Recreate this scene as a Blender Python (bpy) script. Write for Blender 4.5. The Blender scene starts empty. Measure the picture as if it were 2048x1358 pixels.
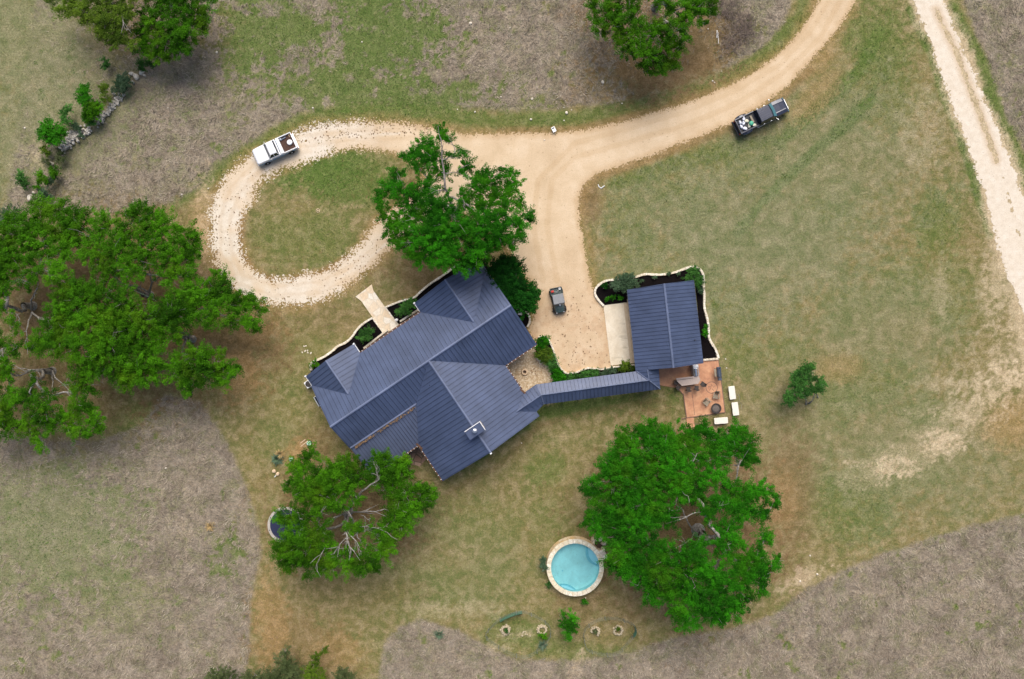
import bpy, bmesh, math, random
import numpy as np
from mathutils import Vector, Matrix
random.seed(7); RNG = np.random.default_rng(7)
S = bpy.context.scene; COL = S.collection
R = math.radians
# ---------------------------------------------------------------- camera, sky, sun, exposure
CAM_H = 80.31; FPX = 1365.33
cam = bpy.data.cameras.new('Camera'); cam.lens = 24; cam.sensor_width = 36
cam.clip_start = 1; cam.clip_end = 3000
co = bpy.data.objects.new('Camera', cam); COL.objects.link(co); co.location = (0, 0, CAM_H); co.rotation_euler = (0, 0, 0)
S.camera = co
S.view_settings.view_transform = 'Standard'; S.view_settings.look = 'None'
S.view_settings.gamma = 1; S.view_settings.exposure = EXPOSURE = 0.55
SUN_EL, SUN_AZ = R(52), R(4)
w = bpy.data.worlds.new('World'); S.world = w; w.use_nodes = True
nt = w.node_tree; sky = nt.nodes.new('ShaderNodeTexSky'); sky.sky_type = 'NISHITA'; sky.sun_disc = False
sky.sun_elevation = SUN_EL; sky.sun_rotation = SUN_AZ; sky.dust_density = 5.0; sky.ozone_density = 1.0; sky.air_density = 1.0
bg = nt.nodes['Background']; bg.inputs['Strength'].default_value = 0.105
nt.links.new(sky.outputs[0], bg.inputs[0])
sun = bpy.data.lights.new('Sun', 'SUN'); sun.energy = 2.0; sun.angle = R(50); sun.color = (1.0, 0.95, 0.87)
so = bpy.data.objects.new('Sun', sun); COL.objects.link(so)
sd = Vector((math.sin(SUN_AZ)*math.cos(SUN_EL), math.cos(SUN_AZ)*math.cos(SUN_EL), math.sin(SUN_EL)))
so.rotation_euler = sd.to_track_quat('Z', 'Y').to_euler(); so.location = sd*60

def P(px, py, h=0.0):
    k = (CAM_H-h)/FPX
    return Vector(((px-1024)*k, -(py-679)*k, h))
M0 = CAM_H/FPX      # metres per photo pixel on the ground

# ---------------------------------------------------------------- numpy noise / shapes
def vnoise(x, y, scale, seed=0):
    r = np.random.default_rng(seed); N = 256; g = r.random((N, N))
    x = np.asarray(x)*scale+1000; y = np.asarray(y)*scale+1000
    xi = np.floor(x).astype(int); yi = np.floor(y).astype(int); fx = x-xi; fy = y-yi
    fx = fx*fx*(3-2*fx); fy = fy*fy*(3-2*fy)
    a = g[xi % N, yi % N]; b = g[(xi+1) % N, yi % N]; c = g[xi % N, (yi+1) % N]; d = g[(xi+1) % N, (yi+1) % N]
    return (a*(1-fx)+b*fx)*(1-fy)+(c*(1-fx)+d*fx)*fy
def fbm(x, y, scale, seed=0, oct=4):
    s = 0; a = 1; t = 0
    for i in range(oct):
        s = s+a*vnoise(x, y, scale*2**i, seed+i*17); t += a; a *= .55
    return s/t
def sdist(x, y, poly):
    """signed distance, positive inside, same units as input"""
    x = np.asarray(x, float); y = np.asarray(y, float)
    d = np.full(x.shape, 1e9); ins = np.zeros(x.shape, bool); n = len(poly)
    for i in range(n):
        ax, ay = poly[i]; bx, by = poly[(i+1) % n]
        ex, ey = bx-ax, by-ay; L = ex*ex+ey*ey+1e-9
        t = np.clip(((x-ax)*ex+(y-ay)*ey)/L, 0, 1)
        d = np.minimum(d, (x-ax-t*ex)**2+(y-ay-t*ey)**2)
        if ay != by:
            c = ((ay > y) != (by > y)) & (x < (bx-ax)*(y-ay)/(by-ay)+ax)
            ins ^= c
    d = np.sqrt(d)
    return np.where(ins, d, -d)
def pdist(x, y, line):
    d = np.full(np.shape(x), 1e9)
    for (ax, ay), (bx, by) in zip(line[:-1], line[1:]):
        ex, ey = bx-ax, by-ay; L = ex*ex+ey*ey+1e-9
        t = np.clip(((x-ax)*ex+(y-ay)*ey)/L, 0, 1)
        d = np.minimum(d, (x-ax-t*ex)**2+(y-ay-t*ey)**2)
    return np.sqrt(d)
def sstep(a, b, v):
    t = np.clip((v-a)/(b-a), 0, 1); return t*t*(3-2*t)
def smooth_poly(pts, it=2, closed=True):
    for _ in range(it):
        o = []; n = len(pts)
        for i in range(n if closed else n-1):
            a = pts[i]; b = pts[(i+1) % n]
            o.append((a[0]*.75+b[0]*.25, a[1]*.75+b[1]*.25)); o.append((a[0]*.25+b[0]*.75, a[1]*.25+b[1]*.75))
        if not closed: o = [pts[0]]+o+[pts[-1]]
        pts = o
    return pts

# ---------------------------------------------------------------- materials
MATS = {}
def nodes(name):
    m = bpy.data.materials.new(name); m.use_nodes = True; MATS[name] = m
    return m, m.node_tree, m.node_tree.nodes['Principled BSDF']
def N(t, kind, **kw):
    n = t.nodes.new(kind)
    for k, v in kw.items():
        if k.startswith('i_'): n.inputs[int(k[2:]) if k[2:].isdigit() else k[2:]].default_value = v
        else: setattr(n, k, v)
    return n
def coords(t, kind='Object'): return t.nodes.new('ShaderNodeTexCoord').outputs[kind]
def noise(t, src, scale, detail=4, rough=.6, dist=0):
    n = N(t, 'ShaderNodeTexNoise'); n.inputs['Scale'].default_value = scale; n.inputs['Detail'].default_value = detail
    n.inputs['Roughness'].default_value = rough; n.inputs['Distortion'].default_value = dist
    t.links.new(src, n.inputs['Vector']); return n.outputs['Fac']
def ramp(t, fac, stops):
    n = t.nodes.new('ShaderNodeValToRGB'); e = n.color_ramp.elements
    while len(e) < len(stops): e.new(.5)
    for k, (p, c) in enumerate(stops): e[k].position = p; e[k].color = c if len(c) == 4 else (*c, 1)
    t.links.new(fac, n.inputs[0]); return n.outputs[0]
def mix(t, fac, a, b, mode='MIX'):
    n = t.nodes.new('ShaderNodeMix'); n.data_type = 'RGBA'; n.blend_type = mode
    for idx, v in ((0, fac), (6, a), (7, b)):
        if hasattr(v, 'node'): t.links.new(v, n.inputs[idx])
        else: n.inputs[idx].default_value = v if idx == 0 else ((*v, 1) if len(v) == 3 else v)
    return n.outputs[2]
def math_(t, op, a, b=None, clamp=False):
    n = t.nodes.new('ShaderNodeMath'); n.operation = op; n.use_clamp = clamp
    for i, v in enumerate((a, b)):
        if v is None: continue
        if hasattr(v, 'node'): t.links.new(v, n.inputs[i])
        else: n.inputs[i].default_value = v
    return n.outputs[0]
def bump(t, h, b, strength=.5, dist=.03):
    n = t.nodes.new('ShaderNodeBump'); n.inputs['Strength'].default_value = strength; n.inputs['Distance'].default_value = dist
    t.links.new(h, n.inputs['Height']); t.links.new(n.outputs[0], b.inputs['Normal'])
def simple(name, col, rough=.6, metal=0, var=.15, scale=3, bmp=0, spec=.5, coat=0):
    m, t, b = nodes(name); c = coords(t)
    f = noise(t, c, scale, 5, .65)
    lo = tuple(v*(1-var) for v in col); hi = tuple(min(1, v*(1+var)) for v in col)
    t.links.new(ramp(t, f, [(.3, lo), (.7, hi)]), b.inputs['Base Color'])
    b.inputs['Roughness'].default_value = rough; b.inputs['Metallic'].default_value = metal
    b.inputs['Specular IOR Level'].default_value = spec; b.inputs['Coat Weight'].default_value = coat
    if bmp: bump(t, noise(t, c, scale*4, 4), b, .6, bmp)
    return m
def attr(t, name, out='Color'):
    n = t.nodes.new('ShaderNodeAttribute'); n.attribute_name = name; return n.outputs[out]

# ground
def m_ground():
    m, t, b = nodes('ground_soil_grass'); c = coords(t)
    s1 = t.nodes.new('ShaderNodeSeparateColor'); t.links.new(attr(t, 'zones'), s1.inputs[0])
    s2 = t.nodes.new('ShaderNodeSeparateColor'); t.links.new(attr(t, 'zones_b'), s2.inputs[0])
    big = noise(t, c, .22, 4, .6); mid = noise(t, c, 1.1, 5, .7, .4); fine = noise(t, c, 4.5, 5, .75); vf = noise(t, c, 11, 3, .7)
    lawn = ramp(t, big, [(.32, (.215, .166, .068)), (.5, (.185, .162, .063)), (.68, (.142, .148, .051))])
    lawn = mix(t, ramp(t, mid, [(.46, (0, 0, 0)), (.62, (1, 1, 1))]), lawn, (.275, .222, .118))
    lawn = mix(t, ramp(t, mid, [(.36, (.6, .6, .6)), (.47, (0, 0, 0))]), lawn, (.135, .135, .050))
    pn = noise(t, c, .55, 6, .72, .3)
    lawn = mix(t, ramp(t, pn, [(.50, (0, 0, 0)), (.64, (.42, .42, .42))]), lawn, (.33, .275, .155))
    lawn = mix(t, ramp(t, pn, [(.36, (.55, .55, .55)), (.48, (0, 0, 0))]), lawn, (.125, .142, .046))
    gcol = ramp(t, mid, [(.3, (.058, .115, .018)), (.6, (.112, .165, .040)), (.75, (.185, .205, .08))])
    col = mix(t, s1.outputs[1], lawn, gcol)
    gray = ramp(t, pn, [(.32, (.122, .150, .064)), (.5, (.188, .198, .108)), (.68, (.275, .258, .16))])
    col = mix(t, s2.outputs[2], col, gray)
    dry = ramp(t, mid, [(.3, (.20, .163, .122)), (.5, (.262, .22, .170)), (.7, (.33, .282, .225))])
    dry = mix(t, ramp(t, noise(t, c, .5, 5, .7, .5), [(.46, (0, 0, 0)), (.62, (.7, .7, .7))]), dry, (.165, .170, .085))
    dry = mix(t, 1.0, dry, ramp(t, noise(t, c, .28, 6, .75, .6), [(.38, (.76, .74, .74)), (.5, (1, 1, 1)), (.64, (1.16, 1.13, 1.08))]), 'MULTIPLY')
    col = mix(t, s1.outputs[0], col, dry)
    lit = ramp(t, mid, [(.3, (.125, .078, .036)), (.55, (.195, .128, .064)), (.75, (.265, .185, .104))])
    col = mix(t, s1.outputs[2], col, lit)
    ora = ramp(t, mid, [(.3, (.27, .16, .062)), (.7, (.43, .275, .125))])
    col = mix(t, s2.outputs[0], col, ora)
    bare = ramp(t, mid, [(.25, (.38, .28, .165)), (.7, (.62, .51, .36))])
    col = mix(t, s2.outputs[1], col, bare)
    k = ramp(t, fine, [(.30, (.66, .66, .64)), (.5, (1, 1, 1)), (.70, (1.34, 1.32, 1.28))])
    col = mix(t, 1.0, col, k, 'MULTIPLY')
    k2 = ramp(t, vf, [(.35, (.74, .74, .74)), (.65, (1.28, 1.28, 1.28))])
    col = mix(t, 1.0, col, k2, 'MULTIPLY')
    t.links.new(col, b.inputs['Base Color']); b.inputs['Roughness'].default_value = .95; b.inputs['Specular IOR Level'].default_value = .1
    bump(t, fine, b, .9, .12)
    return m
m_ground()
def m_drive():
    m, t, b = nodes('driveway_caliche'); c = coords(t)
    s = t.nodes.new('ShaderNodeSeparateColor'); t.links.new(attr(t, 'zones'), s.inputs[0])
    big = noise(t, c, .35, 5, .6); mid = noise(t, c, 1.6, 5, .7); fine = noise(t, c, 9, 4, .75)
    a = ramp(t, big, [(.3, (.51, .385, .25)), (.5, (.575, .445, .30)), (.7, (.63, .505, .36))])
    g = ramp(t, mid, [(.3, (.56, .495, .405)), (.5, (.64, .58, .49)), (.7, (.70, .65, .575))])
    col = mix(t, s.outputs[0], a, g)
    col = mix(t, s.outputs[1], col, (.44, .295, .155))          # ruts and orange fringe soil
    col = mix(t, s.outputs[2], col, ramp(t, mid, [(.3, (.36, .23, .13)), (.7, (.55, .38, .24))]))
    k = ramp(t, fine, [(.28, (.8, .8, .8)), (.5, (1, 1, 1)), (.75, (1.12, 1.12, 1.12))])
    col = mix(t, 1.0, col, k, 'MULTIPLY')
    sp = noise(t, c, 3.2, 3, .5); col = mix(t, ramp(t, sp, [(.66, (0, 0, 0)), (.72, (.55, .55, .55))]), col, (.26, .17, .095))
    t.links.new(col, b.inputs['Base Color']); b.inputs['Roughness'].default_value = .95; b.inputs['Specular IOR Level'].default_value = .1
    bump(t, fine, b, .6, .03)
m_drive()
def m_roof(name, c0, seam=False, rust=False, rough=.42):
    m, t, b = nodes(name); c = coords(t)
    f = noise(t, c, .5, 4, .6); g = noise(t, c, 6, 4, .7)
    lo = tuple(v*.80 for v in c0); hi = tuple(v*1.20 for v in c0)
    col = ramp(t, f, [(.3, lo), (.7, hi)])
    if rust:
        h = noise(t, c, 2.6, 5, .75); col = mix(t, ramp(t, h, [(.6, (0, 0, 0)), (.72, (.45, .45, .45))]), col, (.16, .11, .085))
    t.links.new(col, b.inputs['Base Color'])
    b.inputs['Metallic'].default_value = .12; b.inputs['Roughness'].default_value = rough
    b.inputs['Specular IOR Level'].default_value = .5
    t.links.new(ramp(t, g, [(.3, (rough-.06,)*3), (.7, (rough+.1,)*3)]), b.inputs['Roughness'])
    return m
m_roof('roof_metal', (.060, .082, .150), rough=.38); m_roof('roof_seam_shaded', (.040, .054, .100)); m_roof('roof_cap', (.13, .16, .255), rough=.4)  # seam colour is a darker roof blue, with the seam shading painted in
m_roof('roof_porch', (.076, .097, .160), rust=True)
m_roof('roof_porch_seam_shaded', (.035, .042, .075))  # porch seams likewise carry their shading as a darker colour
def m_leaf(name, dark, lite, tint=(.2, .2, .02)):
    m, t, b = nodes(name); c = coords(t)
    a = attr(t, 'tone', 'Fac'); n = noise(t, c, .55, 3, .6)
    f = math_(t, 'ADD', math_(t, 'MULTIPLY', a, .75), math_(t, 'MULTIPLY', n, .35))
    col = ramp(t, f, [(.2, dark), (.62, tuple((x+y)/2 for x, y in zip(dark, lite))), (.92, lite)])
    col = mix(t, ramp(t, noise(t, c, .3, 2), [(.5, (0, 0, 0)), (.72, (.5, .5, .5))]), col, tint)
    t.links.new(col, b.inputs['Base Color']); b.inputs['Roughness'].default_value = .7; b.inputs['Specular IOR Level'].default_value = .08
    tr = t.nodes.new('ShaderNodeBsdfTranslucent'); t.links.new(col, tr.inputs[0])
    ms = t.nodes.new('ShaderNodeMixShader'); ms.inputs[0].default_value = .28
    t.links.new(b.outputs[0], ms.inputs[1]); t.links.new(tr.outputs[0], ms.inputs[2])
    t.links.new(ms.outputs[0], t.nodes['Material Output'].inputs[0])
m_leaf('leaf_oak', (.016, .066, .002), (.085, .285, .006), (.12, .22, .008))
m_leaf('leaf_oak_lush', (.008, .064, .002), (.042, .275, .006), (.08, .225, .006))
m_leaf('leaf_olive', (.040, .085, .008), (.15, .25, .022), (.14, .19, .018))
m_leaf('leaf_cedar', (.004, .030, .004), (.018, .13, .010), (.012, .09, .008))
m_leaf('leaf_grey', (.035, .075, .035), (.12, .20, .11), (.09, .14, .08))
m_leaf('leaf_hedge', (.022, .075, .014), (.085, .25, .045), (.05, .15, .02))
m_leaf('leaf_bright', (.015, .09, .003), (.06, .33, .010), (.07, .25, .01))
m_leaf('leaf_dusty', (.05, .075, .025), (.15, .19, .075), (.11, .13, .05))
def m_grass():
    m, t, b = nodes('grass_blades')
    t.links.new(attr(t, 'shade'), b.inputs['Base Color']); b.inputs['Roughness'].default_value = .9; b.inputs['Specular IOR Level'].default_value = .15
m_grass()
def m_bark():
    m, t, b = nodes('bark'); c = coords(t)
    f = noise(t, c, 5, 5, .7)
    t.links.new(ramp(t, f, [(.3, (.07, .062, .052)), (.5, (.21, .195, .17)), (.7, (.40, .385, .355))]), b.inputs['Base Color'])
    b.inputs['Roughness'].default_value = .9; bump(t, f, b, .7, .03)
m_bark()
def m_stone(name, a, b_, c_, scale=5, mortar=(.3, .26, .2), vs=2.2):
    m, t, b = nodes(name); c = coords(t)
    v = N(t, 'ShaderNodeTexVoronoi'); v.inputs['Scale'].default_value = vs; t.links.new(c, v.inputs['Vector'])
    v2 = N(t, 'ShaderNodeTexVoronoi', feature='DISTANCE_TO_EDGE'); v2.inputs['Scale'].default_value = vs; t.links.new(c, v2.inputs['Vector'])
    sep = t.nodes.new('ShaderNodeSeparateColor'); t.links.new(v.outputs['Color'], sep.inputs[0])
    col = ramp(t, sep.outputs[0], [(0, a), (.5, b_), (1, c_)])
    f = noise(t, c, scale, 5, .7); col = mix(t, 1.0, col, ramp(t, f, [(.3, (.8, .8, .8)), (.7, (1.15, 1.15, 1.15))]), 'MULTIPLY')
    col = mix(t, ramp(t, v2.outputs['Distance'], [(.01, (1, 1, 1)), (.05, (0, 0, 0))]), col, mortar)
    t.links.new(col, b.inputs['Base Color']); b.inputs['Roughness'].default_value = .85
    bump(t, f, b, .5, .02)
m_stone('limestone', (.62, .55, .43), (.74, .68, .57), (.80, .76, .68), vs=2.5, mortar=(.45, .38, .28))
m_stone('flagstone', (.64, .50, .34), (.70, .60, .46), (.74, .69, .60), vs=1.1, mortar=(.58, .50, .38))
m_stone('wall_stone', (.45, .34, .22), (.6, .5, .36), (.66, .6, .5), vs=1.8)
m_stone('pool_coping', (.66, .56, .38), (.72, .66, .50), (.78, .74, .62), vs=2.6, mortar=(.56, .50, .38))
m_stone('pool_wall_stone', (.55, .33, .11), (.62, .44, .24), (.66, .56, .40), vs=1.8, mortar=(.4, .3, .18))
m_stone('rubble', (.38, .35, .30), (.52, .49, .44), (.66, .63, .58), vs=4, mortar=(.16, .14, .11))
m_stone('courtyard_gravel', (.36, .25, .14), (.50, .39, .26), (.62, .52, .38), vs=7, mortar=(.24, .17, .10))
m_stone('patio_flag', (.24, .14, .10), (.30, .19, .14), (.36, .24, .18), vs=1.2, mortar=(.07, .07, .04))
simple('mulch', (.007, .0055, .006), .95, var=.5, scale=14, bmp=.04, spec=.05)
def m_patio():
    m, t, b = nodes('stamped_patio'); c = coords(t)
    f = noise(t, c, .8, 5, .7); g = noise(t, c, 5, 4, .7)
    col = ramp(t, f, [(.3, (.36, .165, .095)), (.5, (.49, .245, .135)), (.7, (.58, .33, .19))])
    col = mix(t, 1.0, col, ramp(t, g, [(.3, (.85, .85, .85)), (.7, (1.12, 1.12, 1.12))]), 'MULTIPLY')
    t.links.new(col, b.inputs['Base Color']); b.inputs['Roughness'].default_value = .7; bump(t, g, b, .3, .02)
m_patio()
simple('patio_groove', (.16, .10, .075), .8)
def m_conc():
    m, t, b = nodes('concrete'); c = coords(t)
    f = noise(t, c, .7, 5, .65); g = noise(t, c, 7, 4, .7)
    col = ramp(t, f, [(.3, (.56, .48, .36)), (.5, (.64, .57, .45)), (.7, (.70, .64, .53))])
    mp = t.nodes.new('ShaderNodeMapping'); mp.inputs['Scale'].default_value = (.35, 1.2, 1); t.links.new(c, mp.inputs[0])
    st = noise(t, mp.outputs[0], 1.0, 4, .6)
    col = mix(t, ramp(t, st, [(.56, (0, 0, 0)), (.7, (.7, .7, .7))]), col, (.34, .28, .19))
    col = mix(t, 1.0, col, ramp(t, g, [(.3, (.9, .9, .9)), (.7, (1.08, 1.08, 1.08))]), 'MULTIPLY')
    t.links.new(col, b.inputs['Base Color']); b.inputs['Roughness'].default_value = .85
m_conc()
simple('concrete_dark', (.48, .385, .27), .85, var=.12)
simple('white_paint', (.78, .79, .80), .35, var=.05, coat=.5)
simple('truck_white', (.80, .81, .83), .28, var=.02, coat=1)
simple('truck_blue', (.16, .30, .48), .35, var=.08, coat=.6)
simple('truck_navy', (.009, .015, .038), .25, metal=.3, var=.15, coat=1)
simple('truck_navy_trim', (.012, .014, .022), .5)
simple('glass_dark', (.015, .02, .03), .08, var=.1, spec=.8)
simple('glass_teal', (.06, .18, .21), .15, var=.15, spec=.8)
simple('tyre', (.014, .014, .015), .85, scale=10)
simple('chrome', (.62, .63, .65), .25, metal=.9, var=.05)
simple('bed_rust', (.062, .030, .020), .85, var=.5, scale=6, bmp=.02)
simple('black_plastic', (.016, .017, .019), .55, var=.2)
simple('utv_green', (.045, .075, .070), .4, var=.3, coat=.4)
simple('utv_roof', (.21, .22, .235), .5, var=.12)
simple('red_plastic', (.55, .03, .02), .4, var=.1)
simple('orange_plastic', (.6, .2, .03), .4, var=.1)
simple('white_bag', (.66, .68, .76), .6, var=.15, scale=8, bmp=.02)
simple('cream_bag', (.62, .60, .47), .6, var=.15, scale=8, bmp=.02)
simple('green_bag', (.06, .38, .24), .5, var=.2, scale=8)
simple('steel', (.40, .45, .52), .3, metal=.8, var=.1)
simple('smoker_steel', (.09, .11, .15), .45, metal=.6, var=.25)
simple('counter_stone', (.42, .34, .30), .6, var=.15, scale=8)
simple('wicker', (.05, .040, .036), .8, var=.4, scale=20, bmp=.01)
simple('weathered_wood', (.28, .24, .18), .85, var=.3, scale=10)
simple('cushion_brown', (.13, .10, .06), .9, var=.2)
simple('iron', (.045, .038, .036), .7, metal=.3, var=.3)
simple('ash', (.13, .11, .10), .95, var=.4, scale=12)
simple('bench_block', (.72, .69, .61), .85, var=.10, scale=5, bmp=.03)
simple('trampoline_mat', (.012, .017, .055), .8, var=.2)
simple('trampoline_pad', (.40, .37, .33), .8, var=.12)
simple('mint_lid', (.44, .66, .55), .5, var=.08)
simple('dark_plastic_green', (.02, .05, .04), .6)
simple('tan_stone', (.60, .45, .30), .85, var=.2, scale=8, bmp=.02)
simple('pale_rock', (.66, .60, .50), .9, var=.15, scale=6, bmp=.03)
simple('pool_plaster', (.36, .62, .64), .6, var=.16, scale=.6)
simple('pool_ledge', (.36, .64, .74), .6, var=.06, scale=2)
simple('pool_line', (.19, .47, .56), .6)
simple('copper_gutter', (.11, .055, .03), .6, metal=.3, var=.3)
simple('fence_wire', (.23, .25, .19), .5, metal=.4)
simple('green_net', (.06, .17, .11), .8, var=.3, scale=6)
simple('hose_green', (.25, .42, .30), .6)
simple('straw', (.42, .30, .13), .9, var=.3, scale=9)
simple('agave', (.09, .15, .085), .6, var=.3, scale=6)
simple('wood_board', (.62, .46, .32), .8, var=.15)
simple('garage_door', (.50, .40, .28), .6, var=.1)
simple('dirt_dark', (.08, .05, .035), .95, var=.4, scale=10)
def m_water():
    m, t, b = nodes('pool_water'); c = coords(t); f = noise(t, c, 2.5, 3, .5)
    tr = t.nodes.new('ShaderNodeBsdfTransparent'); tr.inputs[0].default_value = (.80, .96, .98, 1)
    gl = t.nodes.new('ShaderNodeBsdfGlossy'); gl.inputs['Roughness'].default_value = .06
    bu = t.nodes.new('ShaderNodeBump'); bu.inputs['Strength'].default_value = .25; bu.inputs['Distance'].default_value = .03
    t.links.new(f, bu.inputs['Height']); t.links.new(bu.outputs[0], gl.inputs['Normal'])
    fr = t.nodes.new('ShaderNodeFresnel'); fr.inputs[0].default_value = 1.33
    ms = t.nodes.new('ShaderNodeMixShader'); t.links.new(fr.outputs[0], ms.inputs[0])
    t.links.new(tr.outputs[0], ms.inputs[1]); t.links.new(gl.outputs[0], ms.inputs[2])
    t.links.new(ms.outputs[0], t.nodes['Material Output'].inputs[0])
m_water()

# ---------------------------------------------------------------- object helpers
def np_mesh(name, V, F, mats=(), attrs=None, smooth=False, midx=None):
    V = np.asarray(V, np.float32); F = np.asarray(F, np.int32); k = F.shape[1]
    me = bpy.data.meshes.new(name); me.vertices.add(len(V)); me.vertices.foreach_set('co', V.ravel())
    me.loops.add(F.size); me.loops.foreach_set('vertex_index', F.ravel())
    me.polygons.add(len(F)); me.polygons.foreach_set('loop_start', np.arange(0, F.size, k, dtype=np.int32))
    if smooth: me.polygons.foreach_set('use_smooth', np.ones(len(F), bool))
    if midx is not None: me.polygons.foreach_set('material_index', midx)
    for nm, (kind, dom, arr) in (attrs or {}).items():
        a = me.attributes.new(nm, kind, dom)
        a.data.foreach_set('color' if kind == 'FLOAT_COLOR' else 'value', np.asarray(arr, np.float32).ravel())
    for m in mats: me.materials.append(MATS[m])
    me.update(calc_edges=True)
    return me
def link(name, me, parent=None, **props):
    o = bpy.data.objects.new(name, me); COL.objects.link(o)
    if parent: o.parent = parent
    for k, v in props.items():
        if v is not None: o[k] = v
    return o
def thing(name, label, cat, loc=(0, 0, 0), rotz=0, group=None):
    o = bpy.data.objects.new(name, None); COL.objects.link(o); o.location = loc; o.rotation_euler = (0, 0, rotz)
    o.empty_display_size = .2; o['label'] = label; o['category'] = cat
    if group: o['group'] = group
    return o
class MB:
    def __init__(s): s.v = []; s.f = []; s.m = []; s.cur = 0
    def add(s, vs, fs):
        n = len(s.v); s.v += [tuple(v) for v in vs]; s.f += [tuple(i+n for i in f) for f in fs]; s.m += [s.cur]*len(fs); return s
    def box(s, c, d, rz=0, taper=1.0, shift=0):
        hx, hy, hz = d[0]/2, d[1]/2, d[2]/2; vs = []
        ca, sa = math.cos(rz), math.sin(rz)
        for z, k in ((-hz, 1), (hz, taper)):
            for x, y in ((-hx, -hy), (hx, -hy), (hx, hy), (-hx, hy)):
                x2, y2 = x*k+(shift if z > 0 else 0), y*k
                vs.append((c[0]+x2*ca-y2*sa, c[1]+x2*sa+y2*ca, c[2]+z))
        return s.add(vs, [(3, 2, 1, 0), (4, 5, 6, 7), (0, 1, 5, 4), (1, 2, 6, 5), (2, 3, 7, 6), (3, 0, 4, 7)])
    def prism(s, poly, z0, z1):
        n = len(poly); a = sum(poly[i][0]*poly[(i+1) % n][1]-poly[(i+1) % n][0]*poly[i][1] for i in range(n))
        if a < 0: poly = poly[::-1]
        vs = [(x, y, z0) for x, y in poly]+[(x, y, z1) for x, y in poly]
        return s.add(vs, [tuple(range(n))[::-1], tuple(range(n, 2*n))]+[(i, (i+1) % n, n+(i+1) % n, n+i) for i in range(n)])
    def loft(s, rings, cap=True):
        n = len(rings[0]); vs = [p for r in rings for p in r]; fs = []
        for k in range(len(rings)-1):
            for i in range(n): fs.append((k*n+i, k*n+(i+1) % n, (k+1)*n+(i+1) % n, (k+1)*n+i))
        if cap: fs += [tuple(range(n))[::-1], tuple(range((len(rings)-1)*n, len(rings)*n))]
        return s.add(vs, fs)
    def tube(s, pts, rad, n=6):
        pts = [Vector(p) for p in pts]; rad = rad if hasattr(rad, '__len__') else [rad]*len(pts); rings = []
        for i, p in enumerate(pts):
            d = (pts[min(i+1, len(pts)-1)]-pts[max(i-1, 0)]); d = d.normalized() if d.length > 1e-6 else Vector((0, 0, 1))
            a = d.cross(Vector((0, 0, 1))); a = a.normalized() if a.length > 1e-3 else Vector((1, 0, 0)); b = d.cross(a)
            rings.append([tuple(p+(a*math.cos(q)+b*math.sin(q))*rad[i]) for q in [2*math.pi*j/n for j in range(n)]])
        return s.loft(rings)
    def lathe(s, prof, c=(0, 0, 0), n=24, cap=True):
        rings = [[(c[0]+r*math.cos(2*math.pi*j/n), c[1]+r*math.sin(2*math.pi*j/n), c[2]+z) for j in range(n)] for r, z in prof]
        return s.loft(rings, cap)
    def ringwall(s, c, r0, r1, z0, z1, n=48):
        return s.lathe([(r0, z0), (r1, z0), (r1, z1), (r0, z1), (r0, z0)], c, n, cap=False)
    def cyl_axis(s, c, axis, r, L, n=16):
        a = Vector(axis).normalized()*L/2; c = Vector(c)
        return s.tube([c-a, c+a], r, n)
    def rock(s, c, d, seed=0, rz=0):
        r = random.Random(seed); vs = []; n = 7
        for k, z in enumerate((-.5, -.1, .3, .5)):
            kr = (.85, 1, .9, .6)[k]
            for j in range(n):
                q = 2*math.pi*j/n+rz; rr = kr*r.uniform(.8, 1.1)
                x, y = rr*math.cos(2*math.pi*j/n)*d[0]/2, rr*math.sin(2*math.pi*j/n)*d[1]/2
                vs.append((c[0]+x*math.cos(rz)-y*math.sin(rz), c[1]+x*math.sin(rz)+y*math.cos(rz), c[2]+(z+r.uniform(-.05, .05))*d[2]))
        fs = [tuple(range(n))[::-1], tuple(range(3*n, 4*n))]
        for k in range(3):
            for j in range(n): fs.append((k*n+j, k*n+(j+1) % n, (k+1)*n+(j+1) % n, (k+1)*n+j))
        return s.add(vs, fs)
    def build(s, name, mats, parent=None, bevel=0, smooth=False, **props):
        me = bpy.data.meshes.new(name); me.from_pydata(s.v, [], s.f)
        for m in ([mats] if isinstance(mats, str) else mats): me.materials.append(MATS[m])
        me.polygons.foreach_set('material_index', s.m)
        if smooth: me.polygons.foreach_set('use_smooth', [True]*len(s.f))
        me.update(); o = link(name, me, parent, **props)
        if bevel:
            bv = o.modifiers.new('bevel', 'BEVEL'); bv.width = bevel; bv.segments = 2; bv.limit_method = 'ANGLE'; bv.angle_limit = R(35)
        return o
def rel(px, py, h, base):
    p = P(px, py, h); return (p.x-base[0], p.y-base[1], p.z-base[2])
def copy_tree(o, loc=None, rotz=None, label=None, parent=None):
    c = o.copy(); COL.objects.link(c)
    if parent: c.parent = parent
    if loc is not None: c.location = loc
    if rotz is not None: c.rotation_euler = (0, 0, rotz)
    if label: c['label'] = label
    for ch in list(o.children): copy_tree(ch, parent=c)
    return c
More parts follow.
